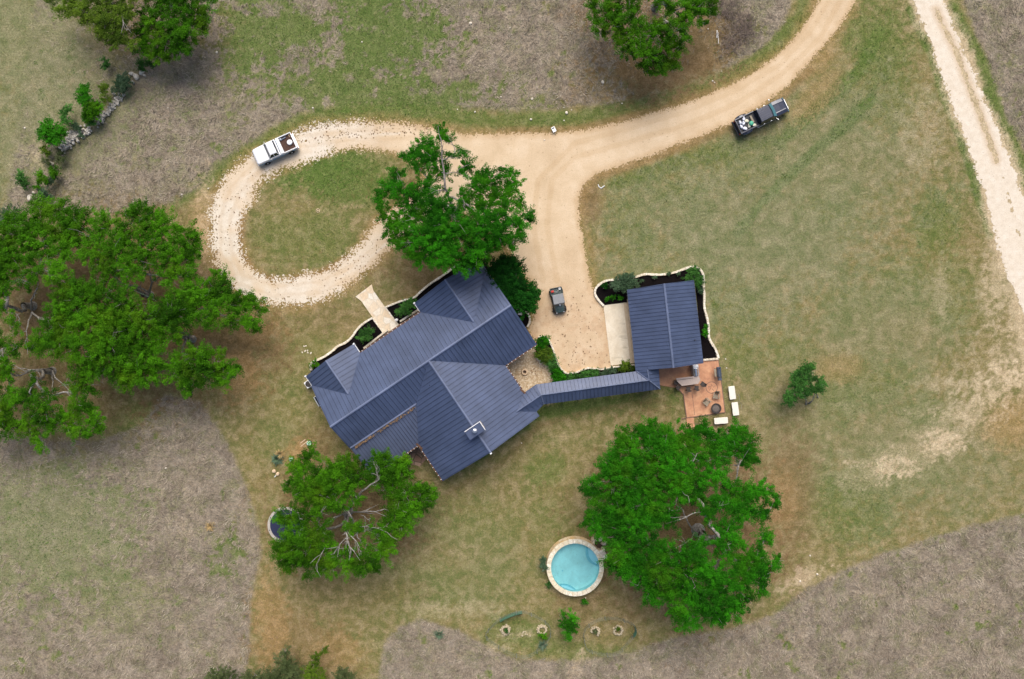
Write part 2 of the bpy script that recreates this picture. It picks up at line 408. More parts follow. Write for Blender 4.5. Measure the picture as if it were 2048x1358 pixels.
# ================================================================ GROUND
DRIVE_OUT = [(1655, -120), (1640, 0), (1612, 45), (1585, 80), (1550, 115), (1500, 150), (1440, 180), (1380, 205), (1320, 222), (1260, 240), (1200, 254), (1150, 263), (1100, 267), (1040, 267), (980, 270), (930, 268), (870, 256), (820, 248), (760, 243), (700, 243), (640, 249), (600, 262), (560, 285), (520, 303), (485, 325), (458, 348), (440, 375), (428, 400), (420, 430), (424, 470), (430, 515), (445, 555), (475, 583), (510, 600), (550, 609), (600, 608), (640, 600), (680, 582), (718, 555), (748, 528), (775, 500), (800, 478), (850, 450), (930, 430), (1000, 470), (1035, 530), (1060, 560), (1078, 600), (1058, 660), (1080, 700), (1118, 745), (1166, 748), (1228, 742), (1224, 700), (1207, 605), (1195, 600), (1183, 575), (1178, 540), (1170, 500), (1160, 450), (1158, 400), (1166, 370), (1190, 350), (1230, 336), (1300, 312), (1360, 287), (1420, 265), (1470, 243), (1520, 212), (1570, 177), (1612, 132), (1652, 85), (1690, 38), (1712, -5), (1740, -120)]
ISLAND = [(800, 306), (750, 298), (700, 298), (650, 307), (610, 325), (570, 337), (535, 352), (514, 368), (507, 400), (488, 420), (480, 450), (477, 480), (488, 520), (508, 545), (540, 557), (572, 560), (606, 549), (640, 546), (670, 530), (702, 508), (732, 478), (750, 445), (775, 425), (820, 395), (850, 360), (845, 325)]
TRACK = [(1790, -120), (1828, 0), (1850, 60), (1870, 100), (1885, 150), (1905, 210), (1930, 270), (1950, 330), (1966, 380), (1985, 440), (1998, 500), (2012, 545), (2030, 585), (2045, 640), (2060, 720), (2100, 900), (2180, 900), (2150, 600), (2090, 480), (2048, 395), (2030, 350), (2013, 300), (1990, 250), (1970, 200), (1950, 150), (1920, 88), (1900, 40), (1886, 0), (1870, -120)]
DRY_N = [(100, -200), (0, 500), (60, 430), (180, 425), (300, 415), (350, 402), (400, 375), (430, 330), (490, 292), (540, 258), (600, 225), (680, 205), (760, 200), (850, 205), (930, 216), (1000, 221), (1080, 214), (1180, 209), (1250, 203), (1320, 190), (1400, 163), (1460, 135), (1505, 108), (1545, 70), (1580, 20), (1600, -200)]
DRY_TR = [(1920, -200), (1925, -10), (1945, 60), (1975, 120), (1992, 180), (2012, 240), (2060, 320), (2400, 500), (2400, -200)]
DRY_BR = [(2400, 950), (2048, 1030), (1950, 1050), (1850, 1080), (1760, 1110), (1690, 1140), (1620, 1175), (1560, 1215), (1500, 1245), (1440, 1262), (1340, 1275), (1270, 1300), (1150, 1322), (1040, 1318), (975, 1297), (915, 1258), (845, 1240), (795, 1253), (768, 1290), (760, 1358), (755, 1600), (2400, 1600)]
DRY_BL = [(488, 1600), (490, 1358), (500, 1290), (500, 1200), (524, 1110), (516, 1050), (492, 985), (468, 915), (436, 850), (395, 805), (330, 790), (285, 850), (200, 885), (90, 880), (0, 860), (-300, 850), (-300, 1600)]
def zones(px, py):
    """material zones of the land (what grows or lies where), from surveyed outlines + noise"""
    x = px/17.; y = py/17.
    n1 = fbm(x, y, .28, 3, 5)-.5; n2 = fbm(x, y, 1.2, 5, 4)-.5; n3 = fbm(x, y, 3.5, 9, 3)-.5
    wob = n1*50+n2*30+n3*16
    dry = np.zeros(px.shape); fresh = n1*2.2+n2*2.0+n3*1.0
    for poly, wid, wf in ((DRY_N, 10, .4), (DRY_TR, 7, .3), (DRY_BR, 7, .3), (DRY_BL, 7, .25)):
        dry = np.maximum(dry, sstep(-wid, wid, sdist(px, py, poly)+wob*wf))
    def blob(cx, cy, rx, ry, amt=1, rot=0, nz=.9, soft=.55):
        a = R(rot); dx = (px-cx); dy = (py-cy); u = (dx*math.cos(a)+dy*math.sin(a))/rx; v = (-dx*math.sin(a)+dy*math.cos(a))/ry
        q = 1-np.sqrt(u*u+v*v)+(fresh+n3*1.6-n1*.8)*nz*.5
        return amt*sstep(-soft*.5, soft, q)
    def line(pts, wid, amt=1, nz=.7):
        d = pdist(px, py, pts); return amt*sstep(-.3, .6, 1-d/wid+fresh*nz*.5)
    _ = 0
    g = np.zeros(px.shape); up = lambda a: np.maximum(g, a)
    # green growth
    for b in [(560, 60, 170, 140, .9), (780, 70, 190, 140, .95), (860, 185, 200, 55, .85), (700, 150, 140, 90, .85), (620, 170, 100, 60, .75), (480, 130, 90, 90, .6), (440, 220, 110, 50, .55), (270, 320, 110, 60, .3), (330, 240, 90, 50, .4), (1010, 195, 120, 30, .6), (420, 180, 70, 60, .45), (960, 10, 130, 30, .6),
              (380, 215, 70, 45, .4), (350, 290, 50, 40, .35), (90, 90, 120, 110, .18), (640, 10, 60, 30, .5),
              (1480, 60, 60, 60, .5), (250, 700, 10, 10, 0), (290, 850, 70, 60, .5), (320, 890, 40, 40, .5), (455, 1110, 48, 60, .9), (130, 1050, 170, 150, .55), (200, 1150, 130, 90, .5), (60, 1180, 130, 90, .5), (20, 980, 90, 90, .5),
              (230, 1230, 70, 70, .35), (300, 1130, 60, 50, .3), (420, 1060, 70, 40, .4), (60, 940, 60, 60, .3), (120, 1220, 40, 20, .5),
              (1260, 440, 55, 90, .45), (1350, 390, 90, 60, .4), (1500, 330, 130, 60, .35), (1420, 480, 80, 50, .3), (1870, 460, 60, 90, .55), (1800, 560, 80, 60, .3), (1700, 610, 90, 50, .3), (1750, 760, 80, 60, .4), (1850, 820, 60, 40, .4), (1700, 1000, 110, 90, .55), (1800, 950, 110, 50, .4), (1330, 560, 60, 24, .5), (1290, 500, 60, 50, .4), (1480, 700, 40, 60, .4), (1580, 700, 60, 40, .35), (1680, 800, 60, 60, .45), (1900, 620, 50, 40, .4), (1350, 790, 20, 30, .5), (930, 1040, 120, 60, .3), (1100, 1050, 60, 60, .3), (2000, 120, 12, 90, .5), (1990, 1160, 30, 18, .4), (1730, 1180, 20, 10, .45), (1590, 1290, 24, 12, .4), (1770, 1300, 30, 10, .3), (1480, 1320, 50, 12, .25),
              (1480, 620, 40, 90, .4), (1090, 940, 50, 35, .55), (950, 900, 80, 24, .75, -32), (1040, 850, 60, 20, .7, -35), (1170, 812, 150, 20, .8, -8), (1000, 300, 0.1, 0.1, 0),
              (650, 345, 120, 50, .95), (740, 370, 80, 60, .8), (560, 480, 70, 70, .4), (640, 480, 80, 70, .45), (690, 330, 90, 28, .8), (820, 640, .1, .1, 0), (850, 1010, 60, 200, .0),
              (860, 1180, 160, 70, .35), (1030, 1262, 70, 42, .55), (1130, 1300, 90, 28, .45), (1250, 1310, 60, 22, .4), (1000, 1060, 90, 60, .25), (620, 700, 50, 60, .25), (580, 800, 60, 70, .2), (1010, 1150, 90, 60, .2), (560, 880, 60, 60, .25), (1760, 90, 70, 90, .6), (1760, 190, 90, 80, .4),
              (1650, 420, 90, 60, .3), (1560, 480, 110, 60, .25), (1900, 560, 60, 60, .3), (2030, 260, 14, 60, .6), (1780, 1200, 40, 12, .3), (1900, 1180, 22, 16, .35), (2030, 120, 25, 30, .5),
              (1390, 545, 70, 20, .5), (1430, 600, 14, 70, .5)]:
        g = up(blob(*b))
    g = up(line([(350, 400), (430, 345), (500, 290), (590, 245), (700, 222), (850, 228), (1000, 245), (1150, 240), (1300, 205), (1430, 165), (1540, 105), (1605, 30), (1620, -60)], 20, .62))
    g = up(line([(1480, 462), (1520, 410), (1600, 330), (1680, 260), (1740, 200)], 14, 1.0)); g = up(line([(1560, 285), (1640, 215), (1720, 140), (1760, 60)], 18, .85)); g = up(line([(1165, 480), (1180, 540)], 12, .6)); g = up(line([(1230, 370), (1330, 335), (1450, 300), (1540, 285)], 20, .6))
    g = up(line([(1818, 20), (1862, 110), (1890, 200), (1915, 265), (1940, 330), (1958, 400), (1980, 470)], 9, .8)); g = up(line([(1905, 20), (1960, 110), (1995, 220), (2030, 300), (2060, 380)], 17, .8))
    g = up(line([(1620, 1200), (1700, 1145), (1800, 1105), (1950, 1060), (2060, 1035)], 7, .5))
    g = np.maximum(g, dry*sstep(.66, .74, fbm(x, y, .8, 71, 4))*.75)
    # grey green thin sward (old lawn and open field)
    gray = np.zeros(px.shape)
    for b in [(1500, 480, 330, 190, .7), (1650, 330, 240, 180, .6), (1750, 640, 200, 140, .5), (1640, 860, 200, 200, .35), (120, 260, 260, 220, .75), (60, 90, 220, 160, .7), (120, 1040, 230, 170, .8), (230, 1200, 200, 120, .5), (1330, 420, 140, 100, .5), (1800, 900, 260, 160, .5), (900, 1130, 200, 110, .2)]:
        gray = np.maximum(gray, blob(*b))
    # dry tall grass thins where it is green
    dryc = dry*(1-.95*np.clip(blob(110, 170, 190, 230, .85), 0, 1))*(1-.8*blob(100, 1060, 190, 150, .9))*(1-.7*blob(230, 1200, 110, 90, .8))
    dryc = dryc*(1-.9*sstep(.35, .75, g*(.75+fresh*.5)))
    dryc = dryc*(1-blob(1330, 160, 150, 60, .85))*(1-blob(1400, 90, 60, 80, .8))
    # leaf litter, brown, under and round the oaks
    lit = np.zeros(px.shape)
    for b in [(230, 620, 270, 200, .95), (440, 680, 130, 110, .8), (100, 780, 160, 110, .6), (700, 1030, 160, 120, .9), (900, 430, 150, 120, .85), (870, 540, 100, 50, .7), (1380, 1050, 215, 205, .95), (1580, 980, 60, 150, .6), (1320, 130, 150, 80, .9), (1410, 90, 70, 80, .8), (1270, 30, 120, 90, .8), (300, 60, 130, 70, .5), (620, 915, 50, 60, .6), (1160, 1170, 60, 110, .5), (590, 1290, 110, 80, .5), (1290, 1200, 120, 60, .45), (1240, 60, .1, .1, 0), (490, 400, .1, .1, 0), (820, 600, 60, 30, .35), (650, 640, 100, 40, .3), (1200, 180, 90, 26, .5), (1180, 400, 24, 46, .7), (700, 1180, 160, 50, .35)]:
        lit = np.maximum(lit, blob(*b))
    lit = np.maximum(lit, line([(480, 430), (478, 500), (505, 550), (560, 570), (640, 552), (700, 520)], 13, .75))
    lit = np.maximum(lit, line([(1000, 262), (1160, 258), (1300, 222), (1430, 178)], 8, .45))
    lit = np.maximum(lit, line([(1166, 395), (1200, 352), (1300, 318), (1400, 280), (1480, 245), (1560, 200), (1620, 140)], 9, .5))
    lit = np.maximum(lit, line([(895, 985), (1000, 930), (1080, 850), (1180, 822), (1320, 800)], 7, .35))
    # orange bare soil
    ora = np.zeros(px.shape)
    for b in [(540, 1230, 38, 110, .45), (680, 1310, 60, 50, .35), (500, 655, 70, 36, .4), (485, 760, 42, 60, .5), (405, 450, 26, 70, .6), (2020, 840, 60, 60, .5), (1560, 1000, 40, 60, .3), (1680, 735, 50, 30, .35), (1150, 690, .1, .1, 0), (595, 905, 28, 26, .6, -35), (1090, 1010, .1, .1, 0), (1630, 195, 30, 70, .4, 40), (1640, 120, 25, 60, .4, 30), (430, 620, 60, 30, .4)]:
        ora = np.maximum(ora, blob(*b))
    ddr = -sdist(px, py, DRIVE_OUT); dis = sdist(px, py, ISLAND)
    ring = np.maximum(sstep(26, 2, ddr+wob*.35)*(ddr > -30), sstep(15, 0, dis+wob*.35)*(dis > -30))
    ora = np.maximum(ora, ring*.42)
    # pale bare caliche
    bare = np.zeros(px.shape)
    for b in [(1780, 935, 46, 26, .8), (1890, 885, 42, 30, .85), (1975, 790, 60, 40, .7), (2020, 750, 50, 30, .9), (1930, 830, 60, 24, .6), (1700, 925, 30, 8, .7), (1610, 1155, 50, 14, .6, -25), (1990, 560, 26, 120, .55), (2030, 640, 24, 90, .6), (1895, 640, .1, .1, 0), (1560, 1180, 20, 8, .6), (2010, 720, 60, 60, .4), (1900, 770, 50, 14, .4), (1940, 300, .1, .1, 0), (70, 310, 34, 20, .45), (1200, 1175, .1, .1, 0), (900, 1220, 90, 16, .35), (1000, 1240, .1, .1, 0), (1005, 1270, 14, 10, .6), (1050, 1268, 16, 8, .5), (405, 445, 18, 80, .45), (650, 640, .1, .1, 0), (1880, 560, 16, 60, .3), (1845, 250, 40, 70, .25), (1155, 1330, 12, 40, .5, 20), (1000, 1295, 20, 8, .5), (300, 160, 40, 12, .3), (1085, 1010, .1, .1, 0)]:
        bare = np.maximum(bare, blob(*b, nz=1.9, soft=1.0))
    bare = np.maximum(bare, line([(1690, 965), (1780, 930), (1890, 870), (1980, 790), (2060, 700)], 34, .22, 1.9)); bare = np.maximum(bare, line([(1820, 930), (1900, 880), (1990, 780)], 22, .3, 1.9))
    dtr = -sdist(px, py, TRACK); bare = np.maximum(bare, .75*sstep(22, 0, dtr+wob*.7))
    g = g*(1-.4*lit)*(1-dryc*.4)
    return dryc, g, lit, bare, ora, gray, dry
def ground():
    def axis(lo, hi, st):
        a = list(np.arange(lo, hi+1e-6, st)); s = st
        up_ = [a[-1]]; dn = [a[0]]
        while s < 150:
            s *= 1.45; up_.append(up_[-1]+s); dn.append(dn[-1]-s)
        return np.array(dn[::-1][:-1]+a+up_[1:])
    xs = axis(-72, 72, .19); ys = axis(-50, 50, .19)
    X, Y = np.meshgrid(xs, ys); nx, ny = len(xs), len(ys)
    px = 1024+X/M0; py = 679-Y/M0
    d, g, l, b, o, gr, d0 = zones(px.ravel(), py.ravel())
    Z = np.zeros(X.size)
    V = np.c_[X.ravel(), Y.ravel(), Z]
    i = np.arange(nx*ny).reshape(ny, nx); F = np.c_[i[:-1, :-1].ravel(), i[:-1, 1:].ravel(), i[1:, 1:].ravel(), i[1:, :-1].ravel()]
    A = np.c_[d, g, l, np.ones_like(d)]; B = np.c_[o, b, gr, np.ones_like(d)]
    me = np_mesh('ground', V, F, ['ground_soil_grass'], {'zones': ('FLOAT_COLOR', 'POINT', A), 'zones_b': ('FLOAT_COLOR', 'POINT', B)})
    link('ground', me, kind='structure')
ground()
def sheet(name, fn, x0, x1, y0, y1, cell, z, mat):
    xs = np.arange(x0, x1, cell); ys = np.arange(y0, y1, cell); nx, ny = len(xs), len(ys)
    X, Y = np.meshgrid(xs, ys); cx = X[:-1, :-1]+cell/2; cy = Y[:-1, :-1]+cell/2
    keep = fn(1024+cx/M0, 679-cy/M0)[0] > 0
    i = np.arange(nx*ny).reshape(ny, nx)
    F = np.c_[i[:-1, :-1].ravel(), i[:-1, 1:].ravel(), i[1:, 1:].ravel(), i[1:, :-1].ravel()][keep.ravel()]
    u, inv = np.unique(F, return_inverse=True); F = inv.reshape(F.shape)
    vx = X.ravel()[u]; vy = Y.ravel()[u]
    A = fn(1024+vx/M0, 679-vy/M0)[1]
    me = np_mesh(name, np.c_[vx, vy, np.full(len(vx), z)], F, [mat], {'zones': ('FLOAT_COLOR', 'POINT', A)})
    return link(name, me, kind='structure')
def drive_fn(px, py):
    x = px/17.; y = py/17.
    n2 = fbm(x, y, 1.1, 25, 4)-.5; n3 = fbm(x, y, 6.5, 29, 3)-.5+(vnoise(x, y, 14, 31)-.5)*.6
    so_ = sdist(px, py, DRIVE_OUT); si = -sdist(px, py, ISLAND)
    loop = sstep(880, 700, px)*sstep(640, 560, px+0*py)*0+sstep(900, 560, px)
    k = .55+.9*sstep(950, 600, px)
    d = np.minimum(so_, si)+(n2*12+n3*24)*k*.9-.6*k
    # weedy holes along the loop
    hole = pdist(px, py, [(600, 282), (700, 268), (860, 266)]); hole2 = pdist(px, py, [(500, 350), (455, 430), (448, 500)]); hole3 = pdist(px, py, [(680, 545), (730, 515), (770, 478)])
    hn = fbm(x, y, 3.2, 41, 3)
    for h, wd in ((hole, 12), (hole2, 10), (hole3, 16)):
        d = np.where((h < wd) & (hn > .80), -1, d)
    gravel = sstep(860, 640, px)*(.35+.65*sstep(.35, .6, fbm(x, y, .35, 77, 3)))*(py < 640)
    fringe = sstep(14, 2, np.minimum(so_, si)+n2*14)*.45*sstep(560, 900, px)
    rut = 0
    for off in (-14, 14):
        r = pdist(px, py, [(1680+off*.8, -20), (1630+off*.7, 70+off*.5), (1560, 140+off*.8), (1470, 195+off), (1360, 240+off), (1250, 272+off), (1150, 300+off), (1090+off, 360), (1080+off, 450), (1100+off, 560)])
        rut = np.maximum(rut, sstep(6, 1, np.abs(r-2)+n2*6)*.28)
    lp = pdist(px, py, [(880, 262), (780, 268), (700, 270), (600, 283), (520, 328), (470, 380), (450, 440), (452, 500), (480, 558), (550, 582), (640, 574), (700, 545), (770, 490)])
    rut = np.maximum(rut, sstep(5.5, 1.5, np.abs(lp-10)+n2*9)*.2*(px < 880)); gravel = np.maximum(gravel*.9, sstep(6, 1, lp+n2*8)*.55*(px < 800))
    mott = sstep(470, 640, py)*(px > 1040)*(.2+.4*sstep(.45, .7, fbm(x, y, 1.6, 88, 4)))
    A = np.c_[np.ravel(gravel), np.ravel(np.maximum(fringe, rut)), np.ravel(mott), np.ones(px.size)]
    return d, A
sheet('driveway', drive_fn, -38, 44, -6, 50, .085, .012, 'driveway_caliche')
def track_fn(px, py):
    x = px/17.; y = py/17.; n2 = fbm(x, y, 1.1, 35, 4)-.5; n3 = fbm(x, y, 4.5, 39, 3)-.5
    c = pdist(px, py, [(1872, 20), (1890, 60), (1915, 110), (1935, 165), (1955, 215), (1975, 270), (1992, 320)])
    c2 = pdist(px, py, [(1992, 320), (2015, 390), (2040, 480), (2060, 560)])
    d = sdist(px, py, TRACK)+(n2*16+n3*16)
    d = np.minimum(d, c-4.2+n2*9+n3*7); d = np.where((c2 < 4) & (n2 > .12), -1, d)
    fade = sstep(560, 760, py)*40*(.5+n2+n3); d = d-fade
    A = np.c_[np.ravel(.8+.2*n2), np.ravel(sstep(16, 4, c)*.45), np.zeros(px.size), np.ones(px.size)]
    return d, A
sheet('dirt_track', track_fn, 45, 72, -12, 50, .095, .010, 'driveway_caliche')

# ---------------------------------------------------------------- grass blades (uncountable)
def blades(name, n, fn, L, W, lean, palette, seed, label, group=None, box=(-64, 64, -44, 44)):
    r = np.random.default_rng(seed); x = r.uniform(box[0], box[1], n); y = r.uniform(box[2], box[3], n)
    px = 1024+x/M0; py = 679-y/M0; keep, shade = fn(px, py, r); x, y, px, py, shade = x[keep], y[keep], px[keep], py[keep], shade[keep]
    n = len(x); X = px/17.; Y = py/17.
    ang = 2.6+(fbm(X, Y, .35, seed+1, 3)-.5)*9+(fbm(X, Y, 1.5, seed+4, 2)-.5)*6+r.normal(0, .45, n)
    l = L*r.uniform(.5, 1.3, n)*(.6+.8*fbm(X, Y, 1.3, seed+9, 2)); wd = W*r.uniform(.6, 1.4, n); tilt = r.uniform(*lean, n)
    dx, dy = np.cos(ang), np.sin(ang); ch = np.cos(tilt)*l; cz = np.sin(tilt)*l
    b0 = np.c_[x-dy*wd/2, y+dx*wd/2, np.full(n, .0)]; b1 = np.c_[x+dy*wd/2, y-dx*wd/2, np.full(n, .0)]
    m0 = np.c_[x+dx*ch*.5-dy*wd*.4, y+dy*ch*.5+dx*wd*.4, cz*.75]; m1 = np.c_[x+dx*ch*.5+dy*wd*.4, y+dy*ch*.5-dx*wd*.4, cz*.75]
    tp = np.c_[x+dx*ch, y+dy*ch, cz*.9]
    V = np.stack([b0, b1, m1, m0, tp], 1).reshape(-1, 3); k = np.arange(n)*5
    F = np.r_[np.c_[k, k+1, k+2], np.c_[k, k+2, k+3], np.c_[k+3, k+2, k+4]]
    pal = np.array(palette); col = pal[np.clip((shade+r.normal(0, .12, n))*len(pal), 0, len(pal)-1).astype(int)]*r.uniform(.72, 1.28, (n, 1))
    C = np.repeat(np.c_[col, np.ones(n)], 5, 0)
    o = link(name, np_mesh(name, V, F, ['grass_blades'], {'shade': ('FLOAT_COLOR', 'POINT', C)}), kind='stuff', label=label, category='grass')
    return o
def onroad(px, py):
    return (np.minimum(sdist(px, py, DRIVE_OUT), -sdist(px, py, ISLAND)) > -3) | (sdist(px, py, TRACK) > -3)
YARD = [(612, 752), (620, 722), (745, 635), (712, 595), (743, 568), (770, 615), (880, 555), (968, 505), (1060, 560), (1080, 670), (1220, 735), (1190, 590), (1200, 560), (1380, 530), (1412, 545), (1440, 716), (1450, 825), (1375, 836), (1355, 778), (1320, 779), (1085, 810), (1078, 830), (886, 964), (835, 892), (735, 925)]
PAL_DRY = [(.13, .105, .075), (.215, .178, .13), (.29, .245, .188), (.37, .32, .25), (.46, .405, .325)]
PAL_GREEN = [(.03, .075, .010), (.06, .125, .02), (.10, .165, .035), (.16, .205, .07), (.25, .26, .13)]
def f_dry(px, py, r):
    d, g, l, b, o, gr, d0 = zones(px, py)
    keep = (d > .3+.4*r.random(len(px))) & ~onroad(px, py)
    return keep, .15+.7*fbm(px/17., py/17., .9, 61, 4)
blades('dry_grass', 480000, f_dry, .42, .036, (.15, .9), PAL_DRY, 11, 'tall dead grey-brown grass lying over in swirls around the mown yard')
def f_green(px, py, r):
    d, g, l, b, o, gr, d0 = zones(px, py)
    keep = (g > .25+.45*r.random(len(px))) & ~onroad(px, py) & (sdist(px, py, YARD) < 0)
    return keep, .15+.7*fbm(px/17., py/17., .9, 63, 4)
blades('green_grass', 260000, f_green, .20, .045, (.3, 1.2), PAL_GREEN, 13, 'fresh green grass growing in patches among the dry growth')
PAL_LAWN = [(.085, .095, .028), (.15, .145, .05), (.225, .205, .085), (.34, .295, .155)]
def f_lawn(px, py, r):
    d, g, l, b, o, gr, d0 = zones(px, py)
    keep = (d < .4) & (b < .4) & ~onroad(px, py) & (sdist(px, py, YARD) < 0) & (l < .9*r.random(len(px))+.1)
    return keep, .1+.8*fbm(px/17., py/17., 1.6, 65, 4)
blades('lawn_grass', 300000, f_lawn, .11, .035, (.15, 1.0), PAL_LAWN, 15, 'short olive and straw coloured lawn grass round the house')
def litter():
    r = np.random.default_rng(5); pts = []
    def along(line, wid, n):
        for _ in range(n):
            i = r.integers(len(line)-1); t = r.random(); a = line[i]; b = line[i+1]
            pts.append((a[0]+(b[0]-a[0])*t+r.normal(0, wid), a[1]+(b[1]-a[1])*t+r.normal(0, wid)))
    along([(600, 280), (700, 268), (800, 266), (860, 262)], 5, 110); along([(600, 262), (700, 246), (860, 252)], 4, 90); along([(430, 400), (425, 470), (440, 540)], 5, 60)
    along([(500, 345), (460, 410), (452, 470), (460, 540)], 14, 40); along([(470, 585), (540, 600), (640, 590), (700, 555)], 12, 45); along([(660, 560), (720, 520), (775, 470)], 16, 60)
    along([(440, 600), (520, 640), (600, 640)], 18, 90); along([(520, 1180), (540, 1300), (620, 1330), (740, 1340)], 18, 170); along([(1120, 640), (1150, 700), (1190, 720)], 24, 80); along([(1150, 590), (1170, 660)], 18, 40)
    along([(650, 650), (740, 540)], 16, 60)
    V = []; F = []
    for px, py in pts:
        c = P(px, py, .02); s = r.uniform(.04, .11); q0 = r.random()*6; k = len(V)
        for j in range(5):
            q = q0+j*1.2566; rr = s*r.uniform(.5, 1.1); V.append((c.x+rr*math.cos(q), c.y+rr*math.sin(q), .02+r.random()*.04))
        F.append((k, k+1, k+2, k+3)); F.append((k, k+3, k+4, k+4))
    V = np.array(V); F = [f for f in F]; tri = []
    for i in range(0, len(V), 5): tri += [(i, i+1, i+2), (i, i+2, i+3), (i, i+3, i+4)]
    link('leaf_litter', np_mesh('leaf_litter', V, np.array(tri), ['dirt_litter']), kind='stuff', label='brown leaf clumps scattered over the gravel loop and parking area', category='leaves')
simple('dirt_litter', (.19, .12, .065), .95, var=.5, scale=5)
litter()
# ================================================================ HOUSE
E = (CAM_H-3.0)/FPX; HB = P(622, 772, 3.0); HA = math.atan2(.5587, .8297)
def slope3d(name, pts, parent, axis, mats=('roof_metal', 'roof_seam_shaded'), spacing=.5, thick=.16, phase=.1):
    """one roof slope: slab with standing seams running down the slope; axis = unit eave direction"""
    pts = [Vector(p) for p in pts]; n = Vector((0, 0, 0))
    for i in range(len(pts)):
        a, b = pts[i], pts[(i+1) % len(pts)]; n += a.cross(b)
    n.normalize()
    if n.z < 0: n = -n; pts = pts[::-1]
    ax = Vector(axis); ax = (ax-n*ax.dot(n)).normalized(); dn = n.cross(ax)
    o = pts[0]; q = [((p-o).dot(ax), (p-o).dot(dn)) for p in pts]
    mb = MB(); k = len(pts); top = [tuple(p) for p in pts]; bot = [(p.x, p.y, p.z-thick) for p in pts]
    mb.add(top+bot, [tuple(range(k)), tuple(range(k, 2*k))[::-1]]+[(i, k+i, k+(i+1) % k, (i+1) % k) for i in range(k)])
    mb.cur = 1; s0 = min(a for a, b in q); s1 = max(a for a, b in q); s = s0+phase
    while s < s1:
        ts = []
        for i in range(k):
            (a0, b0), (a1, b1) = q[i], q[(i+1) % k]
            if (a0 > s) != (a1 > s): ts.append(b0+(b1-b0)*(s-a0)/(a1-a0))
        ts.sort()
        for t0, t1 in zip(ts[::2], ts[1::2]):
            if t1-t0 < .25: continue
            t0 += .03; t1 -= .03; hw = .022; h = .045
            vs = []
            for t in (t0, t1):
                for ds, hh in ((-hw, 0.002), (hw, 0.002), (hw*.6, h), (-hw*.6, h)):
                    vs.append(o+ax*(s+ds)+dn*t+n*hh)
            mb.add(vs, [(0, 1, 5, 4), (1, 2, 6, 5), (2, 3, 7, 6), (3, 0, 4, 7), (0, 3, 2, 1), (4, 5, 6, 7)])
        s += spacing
    return mb.build(name, list(mats), parent)
def cap(name, a, b, parent, w_=.2, mat='roof_cap', h=.05):
    a = Vector(a); b = Vector(b); d = (b-a).normalized(); s = d.cross(Vector((0, 0, 1))).normalized(); mb = MB(); vs = []
    for p in (a, b):
        for k, z in ((-1, -w_*.35), (-.9, h), (0, h+.06), (.9, h), (1, -w_*.35)): vs.append(p+s*k*w_*.5+Vector((0, 0, z)))
    mb.add(vs, [(i, i+1, 6+i, 5+i) for i in range(4)]+[(4, 3, 2, 1, 0), (5, 6, 7, 8, 9), (4, 0, 5, 9)])
    return mb.build(name, mat, parent)
house = thing('house', 'large limestone ranch house with a dark blue standing seam metal roof and crossing gables', 'house', (HB.x, HB.y, 0), HA)
def q3(pts): return [(u*E, v*E, z) for u, v, z in pts]
RH = 5.7; k1 = 2.7/91.5; k2 = 2.7/116.5
mz = lambda v: RH-k1*abs(v+91.5); wz = lambda u: RH-k2*abs(u-229)
slope3d('roof_slope', q3([(0, 0, 3), (2, 0, 3), (60, -58, mz(-58)), (118, 0, 3), (264, 0, 3), (342.5, -78.5, mz(-78.5)), (421, 0, 3), (421, -91.5, RH), (0, -91.5, RH)]), house, (1, 0, 0))
slope3d('roof_slope', q3([(229, -91.5, RH), (421, -91.5, RH), (421, -183, 3), (345.5, -183, 3)]), house, (1, 0, 0))
slope3d('roof_slope', q3([(0, -91.5, RH), (229, -91.5, RH), (159, -146.5, mz(-146.5)), (0, -146.5, mz(-146.5))]), house, (1, 0, 0))
zb = mz(-146.5)
slope3d('porch_roof', q3([(1, -147.5, zb-.05), (158, -147.5, zb-.05), (112.5, -218, 2.98), (1, -218, 2.98)]), house, (1, 0, 0), mats=('roof_porch', 'roof_porch_seam_shaded'), spacing=.36)
slope3d('roof_slope', q3([(229, -91.5, RH), (345.5, -183, 3), (345.5, -305, 3), (229, -305, RH)]), house, (0, 1, 0))
slope3d('roof_slope', q3([(229, -91.5, RH), (229, -305, RH), (112.5, -305, 3), (112.5, -218, 3), (159, -146.5, wz(159))]), house, (0, 1, 0))
for c, w_ in ((60, 58), (342.5, 78.5)):
    zr = 3+k1*w_
    slope3d('roof_slope', q3([(c-w_, 22, 3), (c, 22, zr), (c, -w_, zr), (c-w_, 0, 3)]), house, (0, 1, 0))
    slope3d('roof_slope', q3([(c, 22, zr), (c+w_, 22, 3), (c+w_, 0, 3), (c, -w_, zr)]), house, (0, 1, 0))
    cap('ridge_cap', (c*E, 22*E, zr), (c*E, -w_*E+.1, zr), house)
cap('ridge_cap', (0, -91.5*E, RH), (421*E, -91.5*E, RH), house, .26); cap('ridge_cap', (229*E, -92*E, RH+.01), (229*E, -305*E, RH+.01), house, .26)
mb = MB()
mb.box((80*E, -146.8*E, zb+.06), (156*E, .16, .08)); mb.build('roof_break_flashing', 'roof_cap', house)
lf = MB(); rr = random.Random(3)
for i in range(170):
    u = rr.uniform(10, 152)**1.0; lf.rock((u*E, -147.5*E-rr.random()*.25-.1, zb+.06), (rr.uniform(.08, .28), rr.uniform(.05, .12), .05), i, rr.random()*3)
lf.build('leaf_debris', 'dirt_litter', house, kind='stuff')
